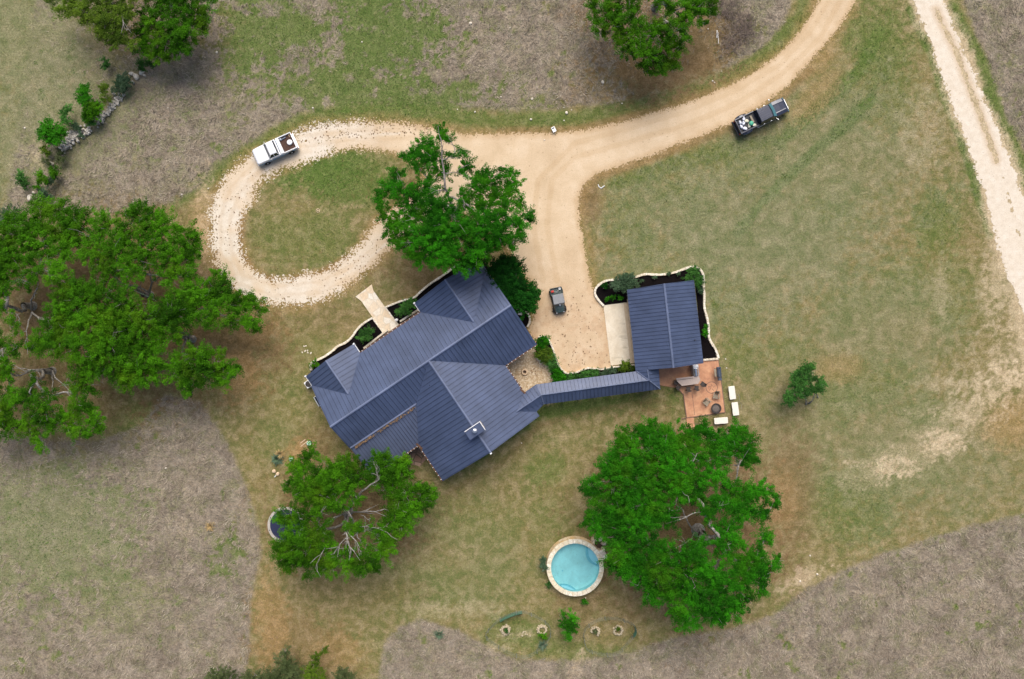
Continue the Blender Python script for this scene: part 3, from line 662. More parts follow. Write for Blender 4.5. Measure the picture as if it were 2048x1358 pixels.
# walls : gabled prisms below the roof
def gable_walls(mb, u0, u1, v0, v1, along, ze, zr):
    """walls of a gabled block; ridge runs along 'u' or 'v'"""
    if along == 'u':
        c = (v0+v1)/2; prof = [(v0, 0), (v1, 0), (v1, ze), (c, zr), (v0, ze)]
        mb.loft([[(u*E, v*E, z) for v, z in prof] for u in (u0, u1)])
    else:
        c = (u0+u1)/2; prof = [(u0, 0), (u0, ze), (c, zr), (u1, ze), (u1, 0)]
        mb.loft([[(u*E, v*E, z) for u, z in prof] for v in (v0, v1)])
mb = MB(); s_ = 11
gable_walls(mb, s_, 421-s_, -183+s_, -s_-38, 'u', 2.75, 4.9)
mb.build('wall', 'wall_stone', house)
mb = MB(); gable_walls(mb, 112.5+s_, 345.5-s_, -305+s_, -150, 'v', 3.0, 5.2); mb.build('wall', 'wall_stone', house)
mb = MB(); gable_walls(mb, 2+s_, 118-s_, -60, 22-8, 'v', 2.95, 4.35); mb.build('wall', 'wall_stone', house)
mb = MB(); gable_walls(mb, 264+s_, 421-s_, -60, 22-8, 'v', 2.95, 4.9); mb.build('wall', 'wall_stone', house)
def opening(name, c, wd, ht, ang, parent, door=False):
    f = MB(); ca, sa = math.cos(ang), math.sin(ang)
    for dx, dz, sx, sz in ((-wd/2, 0, .1, ht+.1), (wd/2, 0, .1, ht+.1), (0, -ht/2, wd, .1), (0, ht/2, wd, .1), (0, 0, .05, ht)):
        f.box((c[0]+dx*ca, c[1]+dx*sa, c[2]+dz), (sx, .12, sz), ang)
    o = f.build(name, 'white_paint' if not door else 'weathered_wood', parent)
    g = MB(); g.box(c, (wd-.1, .06, ht-.1), ang); g.build('door_leaf' if door else 'pane', 'weathered_wood' if door else 'glass_dark', o)
for u in (35, 85): opening('window', (u*E, 14*E, 1.6), 1.1, 1.4, 0, house)
for u in (305, 380): opening('window', (u*E, 14*E, 1.6), 1.3, 1.4, 0, house)
for u in (150, 235): opening('window', (u*E, -49*E, 1.6), 1.2, 1.4, 0, house)
opening('door', (192*E, -49*E, 1.15), 1.1, 2.1, 0, house, True)
for v in (-90, -130): opening('window', (11*E, v*E, 1.6), 1.2, 1.3, math.pi/2, house)
for v in (-200, -250): opening('window', ((345.5-s_)*E, v*E, 1.6), 1.4, 1.4, math.pi/2, house)
for u in (170, 229, 290): opening('window', (u*E, (-305+s_)*E, 1.6), 1.6, 1.5, 0, house)
for v in (-240, -280): opening('window', ((112.5+s_)*E, v*E, 1.6), 1.2, 1.4, math.pi/2, house)
for u in (375,): opening('window', (u*E, (-183+s_)*E, 1.6), 1.2, 1.4, 0, house)
# porch posts
for u, v in ((125, -6), (170, -6), (215, -6), (258, -6), (8, -210), (60, -210), (106, -210)):
    mb = MB(); mb.box((u*E, v*E, 1.42), (.2, .2, 2.84)); mb.box((u*E, v*E, .12), (.34, .34, .24)); mb.build('porch_post', 'weathered_wood', house)
# gutters with hanger brackets
def gutter(a, b, z, off, parent=house, n=14, drop='white_paint'):
    a = Vector((a[0]*E, a[1]*E, z)); b = Vector((b[0]*E, b[1]*E, z)); d = (b-a).normalized(); s = Vector((-d.y, d.x, 0))*off
    g = MB(); g.loft([[tuple(p+s*.02+Vector((0, 0, -.02))), tuple(p+s+Vector((0, 0, -.02))), tuple(p+s+Vector((0, 0, -.14))), tuple(p+s*.02+Vector((0, 0, -.14)))] for p in (a, b)])
    go = g.build('gutter', 'copper_gutter', parent)
    for i in range(n):
        p = a+(b-a)*((i+.5)/n)+s*.55; h = MB(); h.box((p.x, p.y, z+.0), (.12, .05, .04), math.atan2(s.y, s.x)); h.build('gutter_bracket', 'white_paint', go)
gutter((119, 0), (264, 0), 3, .13); gutter((346.5, -183), (421, -183), 3, -.13, n=8)
gutter((345.5, -183), (345.5, -246), 3, .13, n=8); gutter((112.5, -219), (112.5, -305), 3, -.13, n=9); gutter((60, -218), (112, -218), 3, -.13, n=7)
for (u, v, z) in ((229, -307, 5.72), (2, 22.6, 3.02), (118, 22, 3.02), (264, 22, 3.02)):
    mb = MB(); mb.box((u*E, v*E, z), (.22, .14, .14)); mb.build('gutter_end', 'white_paint', house)
for uv in ((2, 24, -4), (118, 24, 2), (264, 24, 2)):
    mb = MB(); mb.box((uv[0]*E, (uv[1]+uv[2])/2*E, 2.9), (.12, abs(uv[1]-uv[2])*E, .12)); mb.build('fascia', 'white_paint', house)
# copper valley flashing at the two inner corners
for u, v in ((112.5, -221), (346, -246)):
    mb = MB(); mb.box((u*E, v*E, 3.06), (.22, .9, .05), .25); mb.build('copper_flashing', 'copper_gutter', house)
# chimney : photo (951,860)
def h_uv(px, py, z):
    p = P(px, py, z); d = Vector((p.x-HB.x, p.y-HB.y)); return (d.x*math.cos(HA)+d.y*math.sin(HA), -d.x*math.sin(HA)+d.y*math.cos(HA))
cu, cv = h_uv(950, 861, 6.6); CL, CW = 2.02, 1.12
ch = MB(); ch.box((cu, cv, 5.3), (CL-.16, CW-.16, 2.5)); cho = ch.build('chimney', 'wall_stone', house)
ch = MB(); ch.box((cu, cv, 6.6), (CL, CW, .10)); ch.build('chimney_cap', 'roof_metal', cho)
ch = MB(); ch.box((cu, cv+CW/2-.04, 6.69), (CL, .07, .10)); ch.box((cu+CL/2-.04, cv-.05, 6.69), (.07, CW-.1, .10)); ch.build('cap_flashing', 'white_paint', cho)
ch = MB(); ch.lathe([(.17, 0), (.17, .35), (.26, .36), (.24, .46), (.05, .52)], (cu, cv, 6.65), 16); ch.build('flue', 'chrome', cho, smooth=False)
for px, py, z in ((924, 682, 5.0), (948, 703, 4.2), (801, 783, 4.6), (813, 803, 4.2), (769, 830, 4.2), (962, 875, 5.3), (860, 770, 4.8)):
    u, v = h_uv(px, py, z); mb = MB(); mb.lathe([(.10, -.5), (.06, -.1), (.05, .25), (.055, .3), (.02, .3)], (u, v, z), 10); mb.build('vent_pipe', 'black_plastic', house)

# ---------------------------------------------------------------- COVERED WALKWAY
W0 = P(1180, 780, 0); walk = thing('covered_walkway', 'long narrow breezeway with pale blue gabled metal roof bending from the house to the garage', 'walkway', W0)
def wp(*pts): return [rel(x, y, z, W0) for x, y, z in pts]
def edir(a, b): a = P(*a, 3); b = P(*b, 3); return (b-a).normalized()
slope3d('roof_slope', wp((1033, 823.4, 3.75), (1082.5, 790.2, 3.7), (1072.2, 768.9, 3.0), (1046, 787, 3.0)), walk, edir((1047.9, 786.5), (1072.2, 768.9)))
slope3d('roof_slope', wp((1033, 823.4, 3.75), (1072, 824.5, 3.0), (1087.6, 808.6, 3.0), (1082.5, 790.2, 3.7)), walk, edir((1072, 824), (1087.6, 808.6)))
slope3d('roof_slope', wp((1072.2, 768.9, 3.0), (1082.5, 790.2, 3.7), (1297.8, 760.7, 3.7), (1272.6, 742.7, 3.0)), walk, edir((1072.2, 768.9), (1272.6, 742.7)), spacing=.42)
slope3d('roof_slope', wp((1082.5, 790.2, 3.7), (1087.6, 808.6, 3.0), (1320.5, 778.4, 3.0), (1297.8, 760.7, 3.7)), walk, edir((1087.6, 808.6), (1320.5, 778.4)), spacing=.42)
slope3d('roof_slope', wp((1297.8, 760.7, 3.7), (1320.5, 778.4, 3.0), (1317.5, 735, 2.98), (1295, 735, 3.68)), walk, edir((1320.5, 778.4), (1317.5, 738)), spacing=.42)
slope3d('roof_slope', wp((1297.8, 760.7, 3.7), (1295, 738, 3.7), (1272.2, 741.5, 3.0), (1272.6, 742.7, 3.0)), walk, edir((1297.8, 760.7), (1295, 738)), spacing=.42)
for a, b in (((1033, 823.4, 3.76), (1082.5, 790.2, 3.71)), ((1082.5, 790.2, 3.71), (1297.8, 760.7, 3.71)), ((1297.8, 760.7, 3.71), (1295, 738, 3.71)), ((1082.5, 790.2, 3.71), (1087.6, 808.6, 3.02)), ((1297.8, 760.7, 3.71), (1320.5, 778.4, 3.02)), ((1297.8, 760.7, 3.71), (1272.6, 742.7, 3.02))):
    cap('ridge_cap', wp(a)[0], wp(b)[0], walk, .14)
for t in [i/7 for i in range(8)]:
    for a, b in (((1080, 771.5), (1270, 746.5)), ((1094, 805), (1312, 776.5))):
        p = wp((a[0]+(b[0]-a[0])*t, a[1]+(b[1]-a[1])*t, 1.45))[0]; mb = MB(); mb.box(p, (.16, .16, 2.75), .14); mb.build('post', 'weathered_wood', walk)
mb = MB(); mb.prism([(x, y) for x, y, z in wp((1050, 796, 0), (1076, 776, 0), (1272, 750, 0), (1276, 720, 0), (1312, 720, 0), (1316, 775, 0), (1090, 805, 0), (1060, 820, 0))], .0, .09); mb.build('walkway_floor', 'flagstone', walk)

# ---------------------------------------------------------------- GARAGE
G0 = P(1330, 652, 0); gar = thing('garage', 'detached garage with dark blue metal gable roof between black mulch beds and concrete apron', 'garage', G0)
NW, NE, SE, SW = [Vector(rel(x, y, 3.0, G0)) for x, y in ((1254, 579.6), (1387.9, 560.3), (1407, 726.3), (1271.3, 742.2))]
RN = (NW+NE)/2+Vector((0, 0, 1.85)); RS = (SW+SE)/2+Vector((0, 0, 1.85))
ga = (RS-RN).normalized()
slope3d('roof_slope', [NW, RN, RS, SW], gar, ga, spacing=.42); slope3d('roof_slope', [RN, NE, SE, RS], gar, ga, spacing=.42)
cap('ridge_cap', RN+Vector((0, 0, .01)), RS+Vector((0, 0, .01)), gar, .24)
gx = (NE-NW).normalized(); gy = -(SW-NW).normalized(); LG = (SW-NW).length; WG = (NE-NW).length
def gp(a, b, z): p = NW+gx*a-gy*b; return (p.x, p.y, z)
mb = MB(); wi, we = .45, WG-.45
mb.loft([[gp(wi, b, 0), gp(we, b, 0), gp(we, b, 2.9), gp(WG/2, b, 4.6), gp(wi, b, 2.9)] for b in (.45, LG-1.5)]); mb.build('wall', 'wall_stone', gar)
ang = math.atan2(gy.y, gy.x)
for b in (2.3, 5.6):
    mb = MB(); mb.box(gp(wi-.02, b, 1.2), (2.7, .1, 2.4), ang)
    for z in (.6, 1.2, 1.8): mb.box(gp(wi-.06, b, z), (2.7, .04, .05), ang)
    d = mb.build('garage_door', 'garage_door', gar); m2 = MB(); m2.box(gp(wi-.12, b, .9), (.25, .05, .05), ang); m2.build('handle', 'iron', d)
opening('window', gp(we, 3, 1.6), 1.2, 1.1, ang, gar); opening('window', gp(WG/2, .45, 1.6), 1.2, 1.1, ang+math.pi/2, gar); opening('door', gp(WG*.6, LG-1.5, 1.1), 1.0, 2.1, ang+math.pi/2, gar, True)
for a in (.5, WG/2, WG-.5):
    mb = MB(); mb.box(gp(a, LG-.35, 1.45), (.2, .2, 2.9), ang); mb.build('post', 'weathered_wood', gar)
mb = MB(); mb.box(gp(WG-.02, LG-1.9, 2.92), (.08, 2.4, .12), ang+math.pi/2); mb.build('fascia', 'white_paint', gar)
p = Vector(rel(1389, 680, 3.35, G0)); mb = MB(); mb.lathe([(.09, -.4), (.05, 0), (.05, .3), (.02, .3)], p, 10); mb.build('vent_pipe', 'black_plastic', gar)

# ---------------------------------------------------------------- FLAT WORK
def slab(name, pts, z0, z1, mat, **kw):
    b0 = P(sum(p[0] for p in pts)/len(pts), sum(p[1] for p in pts)/len(pts)); mb = MB()
    mb.prism([(P(x, y, z1).x-b0.x, P(x, y, z1).y-b0.y) for x, y in pts], z0, z1); o = mb.build(name, mat, **kw); o.location = (b0.x, b0.y, 0); return o
slab('concrete_apron', [(1207, 610.7), (1256, 604.5), (1273, 725), (1221.5, 731)], 0, .07, 'concrete', kind='structure')
slab('apron_dark_strip', [(1247, 606), (1262, 604), (1277, 725), (1261, 727)], .03, .082, 'concrete_dark', kind='structure')  # strip of darker concrete along the garage side of the apron
pat = slab('patio', [(1405, 722), (1436.5, 718.8), (1449.7, 824.5), (1372.7, 835.5), (1366.4, 789), (1355, 776.4), (1320.7, 770.5), (1300, 772), (1296, 724)], 0, .10, 'stamped_patio', kind='structure')
slab('patio_step_path', [(1372.7, 836), (1387, 834.2), (1391, 862), (1376, 864)], 0, .06, 'stamped_patio', kind='structure')
def strip(mb, line, wd, z0, z1, jitter=0, blocks=0, seed=1, h=0):
    r = random.Random(seed); pts = [P(x, y, h) for x, y in line]
    if blocks:
        i = 0; a = pts[0]; segs = list(zip(pts[:-1], pts[1:]))
        for a, b in segs:
            L = (b-a).length; n = max(1, round(L/blocks)); ang = math.atan2(b.y-a.y, b.x-a.x)
            for k in range(n):
                c = a+(b-a)*((k+.5)/n); zz = z1+r.uniform(-jitter, jitter)
                mb.box((c.x, c.y, (z0+zz)/2), (L/n*1.02, wd*r.uniform(.88, 1.12), zz-z0), ang+r.uniform(-.05, .05), taper=.93)
    else:
        n = len(pts); Lf = []; Rt = []
        for i in range(n):
            d = (pts[min(i+1, n-1)]-pts[max(i-1, 0)]).normalized(); s = Vector((-d.y, d.x, 0))*wd/2; Lf.append(pts[i]+s); Rt.append(pts[i]-s)
        mb.loft([[(l.x, l.y, z0), (r_.x, r_.y, z0), (r_.x, r_.y, z1), (l.x, l.y, z1)] for l, r_ in zip(Lf, Rt)])
    return mb
mb = MB(); strip(mb, [(1382.5, 776), (1389, 830)], .05, .1, .108)
mb.cur = 0; c = P(1423.4, 775, .1); mb.ringwall((c.x, c.y, 0), .64, .70, .09, .112, 40)
for a0, rr_ in ((.4, .3), (1.6, .35), (2.8, .3), (4.0, .33), (5.2, .3)):
    mb.box((c.x+.28*math.cos(a0), c.y+.28*math.sin(a0), .105), (.3, .05, .012), a0+.3)
for ln in ([(1363, 838), (1372.7, 835.5), (1449.7, 824.5)], [(1449.7, 824.5), (1436.5, 718.8)], [(1372.7, 835.5), (1366.4, 789), (1355, 776.4)]): strip(mb, ln, .09, .02, .106)
mb.build('patio_inlay', 'patio_groove', kind='structure')
# mulch beds
slab('mulch_bed', [(1207.5, 612), (1197, 600), (1190, 587), (1193, 576), (1203, 566), (1215, 561), (1240, 559), (1272, 554), (1290, 548), (1326, 550), (1366, 539.5), (1382, 534), (1394, 535), (1403, 543), (1407, 575), (1408, 614), (1414, 634), (1417, 674), (1423, 686), (1432, 701), (1437, 717), (1405, 722), (1390, 560), (1260, 590), (1262, 604)], 0, .05, 'mulch', kind='structure')
slab('mulch_bed', [(621, 742), (620, 731), (627, 723), (644, 716), (663, 704), (690, 686.5), (704, 675), (713, 660), (725, 648), (745, 636), (768, 668), (730, 700), (640, 770)], 0, .05, 'mulch', kind='structure')
slab('mulch_bed', [(771, 615), (784, 609), (807, 600.5), (828, 597), (851, 575), (880, 555), (897, 543), (912, 531), (950, 505), (985, 540), (860, 620), (797, 649)], 0, .05, 'mulch', kind='structure')
slab('mulch_bed', [(985, 520), (1020, 560), (1045, 600), (1053, 622), (1059, 644), (1054, 655), (1030, 640), (990, 560)], 0, .05, 'mulch', kind='structure')
slab('mulch_bed', [(1076, 674), (1090, 672.5), (1100, 683), (1108, 703), (1115, 728), (1127, 743), (1137, 748), (1153, 745), (1166, 740), (1187, 737), (1222, 735), (1271, 730), (1271, 748), (1110, 768), (1098, 735), (1090, 725), (1074, 716), (1070, 692)], 0, .05, 'mulch', kind='structure')
slab('courtyard_gravel', [(1008, 738), (1060, 690), (1072, 694), (1073.6, 719.5), (1091, 725), (1100, 737), (1111, 756), (1113, 772), (1060, 800), (1040, 795)], 0, .04, 'courtyard_gravel', kind='structure')
slab('back_patio', [(790, 912), (835, 885), (856, 915), (840, 932), (806, 926), (792, 920)], 0, .05, 'patio_flag', kind='structure')
fw = slab('front_walk', smooth_poly([(711, 593.5), (743.6, 568.6)], 0, False)+[(746.5, 581), (762, 603), (797, 651), (803, 672), (782, 687), (770.4, 670), (735, 620), (722.5, 602)], 0, .09, 'flagstone', kind='structure')
def edging(label, line, wd=.26, z1=.28, sm=1, seed=1):
    line = smooth_poly(line, sm, False); mb = MB(); strip(mb, line, wd, 0, z1, .015, .34, seed, z1)
    b0 = P(*line[len(line)//2]); mb.v = [(x-b0.x, y-b0.y, z) for x, y, z in mb.v]
    o = mb.build('stone_edging', 'limestone', bevel=.02); o.location = (b0.x, b0.y, 0); o['label'] = label; o['category'] = 'garden edging'; return o
edging('pale limestone edging curving round the black mulch bed of the garage', [(1207.5, 611.5), (1196, 599.4), (1188.9, 586.4), (1192, 575), (1202.7, 565.4), (1214, 560.5), (1223.8, 559.7), (1248, 558), (1271.6, 554), (1290, 547.5), (1309.6, 549.2), (1325.8, 549.2), (1350, 545), (1366.4, 538.6), (1382.6, 533), (1394, 533.8), (1403.6, 541), (1407.7, 552), (1407.7, 575), (1409.3, 594.5), (1408.5, 614), (1414, 633.4), (1418, 653), (1417.4, 674), (1423, 685.3), (1432.8, 700), (1437.7, 717)], .27, seed=1)
edging('short straight limestone edging between garage mulch bed and patio', [(1437, 717.5), (1407, 720)], .24, sm=0, seed=2)
edging('limestone edging wavering along the mulch bed left of the front walk', [(622, 741), (620, 730.4), (626.8, 722.7), (644, 716), (663, 703.6), (674.7, 692), (690, 686.4), (703.4, 674.9), (713, 659.6), (724.4, 648), (744.5, 635.6)], .26, seed=3)
edging('limestone edging along the mulch bed between front walk and the big oak', [(770.4, 614.6), (783.8, 608.8), (806.8, 600.2), (827.8, 596.4), (839.3, 584.9), (850.8, 574.4), (862, 566), (879.9, 554.8), (897.5, 542.4), (911.7, 530), (930, 518), (950, 505)], .24, seed=4)
edging('thin limestone border on the left side of the front walk', [(744.5, 635.6), (768.5, 668.5)], .17, .16, 0, 5)
edging('thin limestone border on the right side of the front walk', [(770.4, 614.6), (797, 651)], .17, .16, 0, 6)
edging('short curved limestone edging by the white box at the gable end', [(1052, 622), (1059.4, 632), (1060, 645), (1054.8, 653.8)], .24, seed=7)
edging('limestone edging in front of the courtyard shrubs beside the parking area', [(1077, 674.5), (1088, 672.4), (1097, 678), (1101, 685), (1108, 703), (1112, 718), (1116, 728.4), (1126.7, 743), (1137, 747.5)], .2, seed=8)
edging('limestone edging waving along the hedge north of the covered walkway', [(1137, 747.5), (1153, 745), (1166.4, 739.4), (1176.7, 735.7), (1187, 737), (1206, 739.4), (1221, 735), (1241.5, 732.8), (1271, 729.8)], .2, seed=9)
mb = MB()
for a, b in (((120.5, 9), (183, 13)), ((214, 13), (262, 12))):
    for (u, v), (u2, v2) in ((a, b),):
        n = 9
        for i in range(n):
            t = (i+.5)/n; mb.box(((u+(u2-u)*t)*E, (v+(v2-v)*t)*E, .2), ((u2-u)/n*E*.98, .22, .4), math.atan2(v2-v, u2-u))
pe = mb.build('porch_edge', 'limestone', house, bevel=.02)
mb = MB(); mb.prism([(119*E, -48*E), (263*E, -48*E), (263*E, 10*E), (119*E, 8*E)], 0, .17); mb.build('porch_floor', 'patio_flag', house)
# ================================================================ TREES AND SHRUBS
def leaf_mesh(name, C, T, n, size, spread, mat, base, r, up=1.0, narrow=.65, out=None):
    """C: clump centres (k,3), T: clump tone, n leaves per clump, spread (k,) clump radius"""
    k = len(C); c = np.repeat(C, n, 0); sp = np.repeat(spread, n)[:, None]
    g = r.normal(0, 1, (k*n, 3)); g /= np.linalg.norm(g, axis=1, keepdims=True)+1e-9
    rad = r.random((k*n, 1))**.45; off = g*rad*sp; off[:, 2] *= .6
    if out is not None: o_ = np.repeat(out, n, 0); off = off*.85+o_*(off*o_).sum(1, keepdims=True)*.9
    p = c+off
    nrm = r.normal(0, 1, (k*n, 3))+g*.6; nrm[:, 2] = np.abs(nrm[:, 2])+up; nrm /= np.linalg.norm(nrm, axis=1, keepdims=True)
    a = np.cross(nrm, r.normal(0, 1, (k*n, 3))); a /= np.linalg.norm(a, axis=1, keepdims=True)+1e-9; b = np.cross(nrm, a)
    s = (size*r.uniform(.6, 1.35, k*n))[:, None]; a = a*s*.5; b = b*s*.5*narrow
    V = np.stack([p-a, p-b*1.0+a*.1, p+a, p+b+a*.1], 1).reshape(-1, 3)-np.array(base)
    F = np.arange(k*n*4).reshape(-1, 4)
    tone = np.repeat(np.clip(np.repeat(T, n)+r.normal(0, .13, k*n)+(off[:, 2]/(sp[:, 0]+.01))*.08, 0, 1), 4)
    return np_mesh(name, V, F, [mat], {'tone': ('FLOAT', 'POINT', tone)})
def tube_np(Vs, Fs, pts, rads, n):
    pts = np.array(pts, float); k0 = sum(len(v) for v in Vs)
    d = np.gradient(pts, axis=0); d /= np.linalg.norm(d, axis=1, keepdims=True)+1e-9
    a = np.cross(d, [0.13, .21, 1]); a /= np.linalg.norm(a, axis=1, keepdims=True)+1e-9; b = np.cross(d, a)
    q = np.linspace(0, 2*np.pi, n, endpoint=False)
    V = (pts[:, None]+(a[:, None]*np.cos(q)[None, :, None]+b[:, None]*np.sin(q)[None, :, None])*np.array(rads)[:, None, None]).reshape(-1, 3)
    m = len(pts); i = np.arange(n); j = (i+1) % n
    F = np.concatenate([np.c_[k*n+i, k*n+j, (k+1)*n+j, (k+1)*n+i] for k in range(m-1)])+k0
    Vs.append(V); Fs.append(F)
def tree(label, cat, base, lobes, htop, seed, mat='leaf_oak', trunk_r=.32, dens=1.0, leaf=.118, name='oak_tree', flat=.55, group=None, dead=(), lean=(0, 0), fork=1.6, hedge=0.0, drop=.35, clump=.40, grow=1.2):
    r = np.random.default_rng(seed); rd = random.Random(seed)
    B = P(*base); root = thing(name, label, cat, B, 0, group); b0 = np.array(B)
    D = max(math.hypot(l[0]-base[0], l[1]-base[1])+l[2] for l in lobes)
    Cs = []; Ts = []; Sp = []; cent = []; Os = []
    for l in lobes:
        px, py, rp = l[:3]; dn = l[3] if len(l) > 3 else 1.0
        q = math.hypot(px-base[0], py-base[1])/D
        h = htop*(1-drop*q*q)*(.92+.16*rd.random()); 
        if hedge: h = hedge*(.8+.4*rd.random())
        c = np.array(P(px, py, h)); Rm = rp*(CAM_H-h)/FPX*(grow if name == 'oak_tree' else 1.27)
        cent.append((c, Rm, dn))
        k = max(5, int(Rm*Rm/(clump*clump)*2.3*dens*dn))
        g = r.normal(0, 1, (k, 3)); g /= np.linalg.norm(g, axis=1, keepdims=True)
        g[:, 2] = np.where(g[:, 2] < -.25, -g[:, 2], g[:, 2])
        rad = r.random((k, 1))**.38*(1+r.normal(0, .13, (k, 1)))
        C = c+g*rad*Rm*np.array([.95, .95, flat]); lt = r.normal(.46, .19)
        Cs.append(C); Ts.append(np.clip(lt+r.normal(0, .15, k)+g[:, 2]*.05, 0, 1)); Sp.append(clump*r.uniform(.6, 1.25, k)); Os.append(g*[1, 1, .4])
    C = np.concatenate(Cs); T = np.concatenate(Ts); SP = np.concatenate(Sp)
    OUT = np.concatenate(Os)
    me = leaf_mesh('crown', C, T, int(60*(clump/.42)**2*(.19/leaf)**1.5), leaf, SP, mat, b0, r, out=OUT)
    link('crown', me, root)
    # limbs: greedy branching from the fork
    Vs = []; Fs = []
    fk = b0+np.array([lean[0]*.5, lean[1]*.5, fork]); nodes_ = [(fk, 0, -1)]; paths = []
    order = sorted(range(len(cent)), key=lambda i: np.linalg.norm(cent[i][0][:2]-b0[:2]))
    for i in order:
        c = cent[i][0]-np.array([0, 0, cent[i][1]*.25]); best = None
        for j, (p, L, par) in enumerate(nodes_):
            d = np.linalg.norm(c-p); cost = d+.25*L+(3.0 if j == 0 and len(nodes_) > 9 else 0)
            if best is None or cost < best[0]: best = (cost, j, d)
        j = best[1]; nodes_.append((c, nodes_[j][1]+best[2], j))
    cnt = [1]*len(nodes_)
    for k in range(len(nodes_)-1, 0, -1): cnt[nodes_[k][2]] += cnt[k]
    tot = cnt[0]
    rad = lambda n_: max(.03, trunk_r*.85*(n_/tot)**.5)
    for k in range(1, len(nodes_)):
        a = nodes_[nodes_[k][2]][0]; b = nodes_[k][0]; d = b-a; L = np.linalg.norm(d)
        pts = []
        j1 = r.normal(0, .07*L, 3); j2 = r.normal(0, .07*L, 3)
        for t in np.linspace(0, 1, 7):
            pts.append(a+d*t+j1*math.sin(math.pi*t)+j2*math.sin(2*math.pi*t)+np.array([0, 0, .06*L*math.sin(math.pi*t)]))
        r0 = rad(cnt[k]); r1 = r0*.7; tube_np(Vs, Fs, pts, np.linspace(r0, r1, 7)*.8, 6)
        cc, Rm, dn = cent[order[k-1]]
        for _ in range(int(5+Rm*3)):           # twigs inside the lobe
            e = r.normal(0, 1, 3); e[2] = abs(e[2])*.5; e /= np.linalg.norm(e); q0 = pts[r.integers(3, 7)]; en = cc+e*Rm*r.uniform(.6, 1.0)*np.array([1, 1, .6])
            mid = (q0+en)/2+r.normal(0, .12*Rm, 3); tube_np(Vs, Fs, [q0, mid, en], [.035, .022, .008], 4)
    hw = trunk_r
    tube_np(Vs, Fs, [b0+[0, 0, -.05], b0+[0, 0, .25], b0+[lean[0]*.2, lean[1]*.2, fork*.5], fk], [hw*1.6, hw*1.15, hw, hw*.95], 10)
    for ln in dead:                             # pale bare limbs that show above the leaves
        pts = [np.array(P(x, y, h)) for x, y, h in ln[0]]; r0 = ln[1]; m = []
        for a, b in zip(pts[:-1], pts[1:]):
            for t in (0, .33, .66): m.append(a+(b-a)*t+r.normal(0, .06, 3)*(t > 0))
        m.append(pts[-1]); tube_np(Vs, Fs, m, np.linspace(r0, r0*.35, len(m)), 6)
        for _ in range(ln[2] if len(ln) > 2 else 5):
            i = r.integers(len(m)//3, len(m)); q0 = m[i]; dr = m[min(i+1, len(m)-1)]-m[i-1]; dr = dr/np.linalg.norm(dr); e = dr+r.normal(0, .55, 3); e /= np.linalg.norm(e); L = r.uniform(.6, 1.6)
            m1 = q0+e*L*.5+r.normal(0, .1, 3); tube_np(Vs, Fs, [q0, m1, m1+(e+r.normal(0, .4, 3))*L*.5], [r0*.45, .035, .015], 4)
    tm = np_mesh('trunk', np.concatenate(Vs)-b0, np.concatenate(Fs), ['bark'], smooth=True); link('trunk', tm, root)
    return root
# the oak grove on the left
tree('broad live oak of the left grove, uppermost, between dead grass and gravel loop', 'oak tree', (300, 590),
     [(165, 458, 36), (215, 452, 28), (285, 448, 40), (268, 425, 16), (330, 462, 32), (372, 475, 28), (395, 478, 12), (240, 492, 38), (300, 505, 40), (352, 520, 34), (385, 505, 22), (195, 505, 34), (265, 540, 30, .7), (345, 555, 22, .8), (310, 432, 20), (220, 545, 28, .8), (140, 480, 24), (375, 545, 18)], 7.0, 21,
     trunk_r=.34, dead=[([(300, 590, 2), (304, 565, 4.5), (325, 548, 5.8)], .14, 5), ([(300, 585, 2), (280, 575, 3.5), (262, 570, 4.6)], .13, 4), ([(304, 565, 4.5), (300, 540, 6)], .09, 4)])
tree('live oak of the left grove stretching a long arm right over leaf-strewn ground', 'oak tree', (386, 678),
     [(398, 588, 30), (430, 585, 26), (448, 560, 16), (436, 545, 12), (455, 598, 30), (485, 605, 26), (505, 603, 18), (520, 618, 12), (495, 640, 20), (512, 658, 12), (435, 625, 28), (395, 625, 30), (370, 600, 28), (350, 630, 32), (460, 640, 18, .7), (390, 712, 26), (400, 745, 32), (435, 728, 30), (462, 742, 20), (478, 735, 9), (375, 765, 24), (360, 735, 28), (440, 762, 18), (345, 660, 26, .8), (380, 785, 10)], 6.6, 22,
     trunk_r=.30, dead=[([(386, 680, 2), (370, 670, 3.5), (352, 672, 4.6)], .12, 4), ([(352, 672, 4.4), (330, 680, 5.4), (322, 698, 5.9)], .10, 4), ([(440, 575, 5.0), (418, 580, 6), (412, 590, 6.2)], .05, 3)])
tree('gnarled oak at the left photo edge with pale twisted bare limbs', 'oak tree', (66, 612),
     [(92, 420, 24), (75, 408, 14), (120, 420, 20), (150, 432, 22, .8), (65, 445, 28), (110, 455, 30), (40, 475, 34), (12, 480, 24), (85, 490, 34), (130, 500, 24, .9), (30, 520, 32), (75, 535, 28, .8), (10, 560, 30), (55, 565, 18, .7), (108, 545, 26, .8), (5, 620, 22, .8), (35, 650, 20, .6), (0, 520, 30), (145, 455, 16), (-30, 560, 40), (-30, 480, 40), (30, 440, 22)], 6.8, 23,
     trunk_r=.36, dead=[([(64, 620, 2.5), (62, 600, 4.5), (72, 580, 6)], .13, 5), ([(64, 625, 3), (80, 638, 4.5), (120, 640, 6)], .13, 7), ([(64, 625, 3), (56, 650, 5), (50, 685, 6)], .10, 5), ([(100, 560, 5.5), (96, 545, 6), (115, 555, 6.3)], .07, 4)])
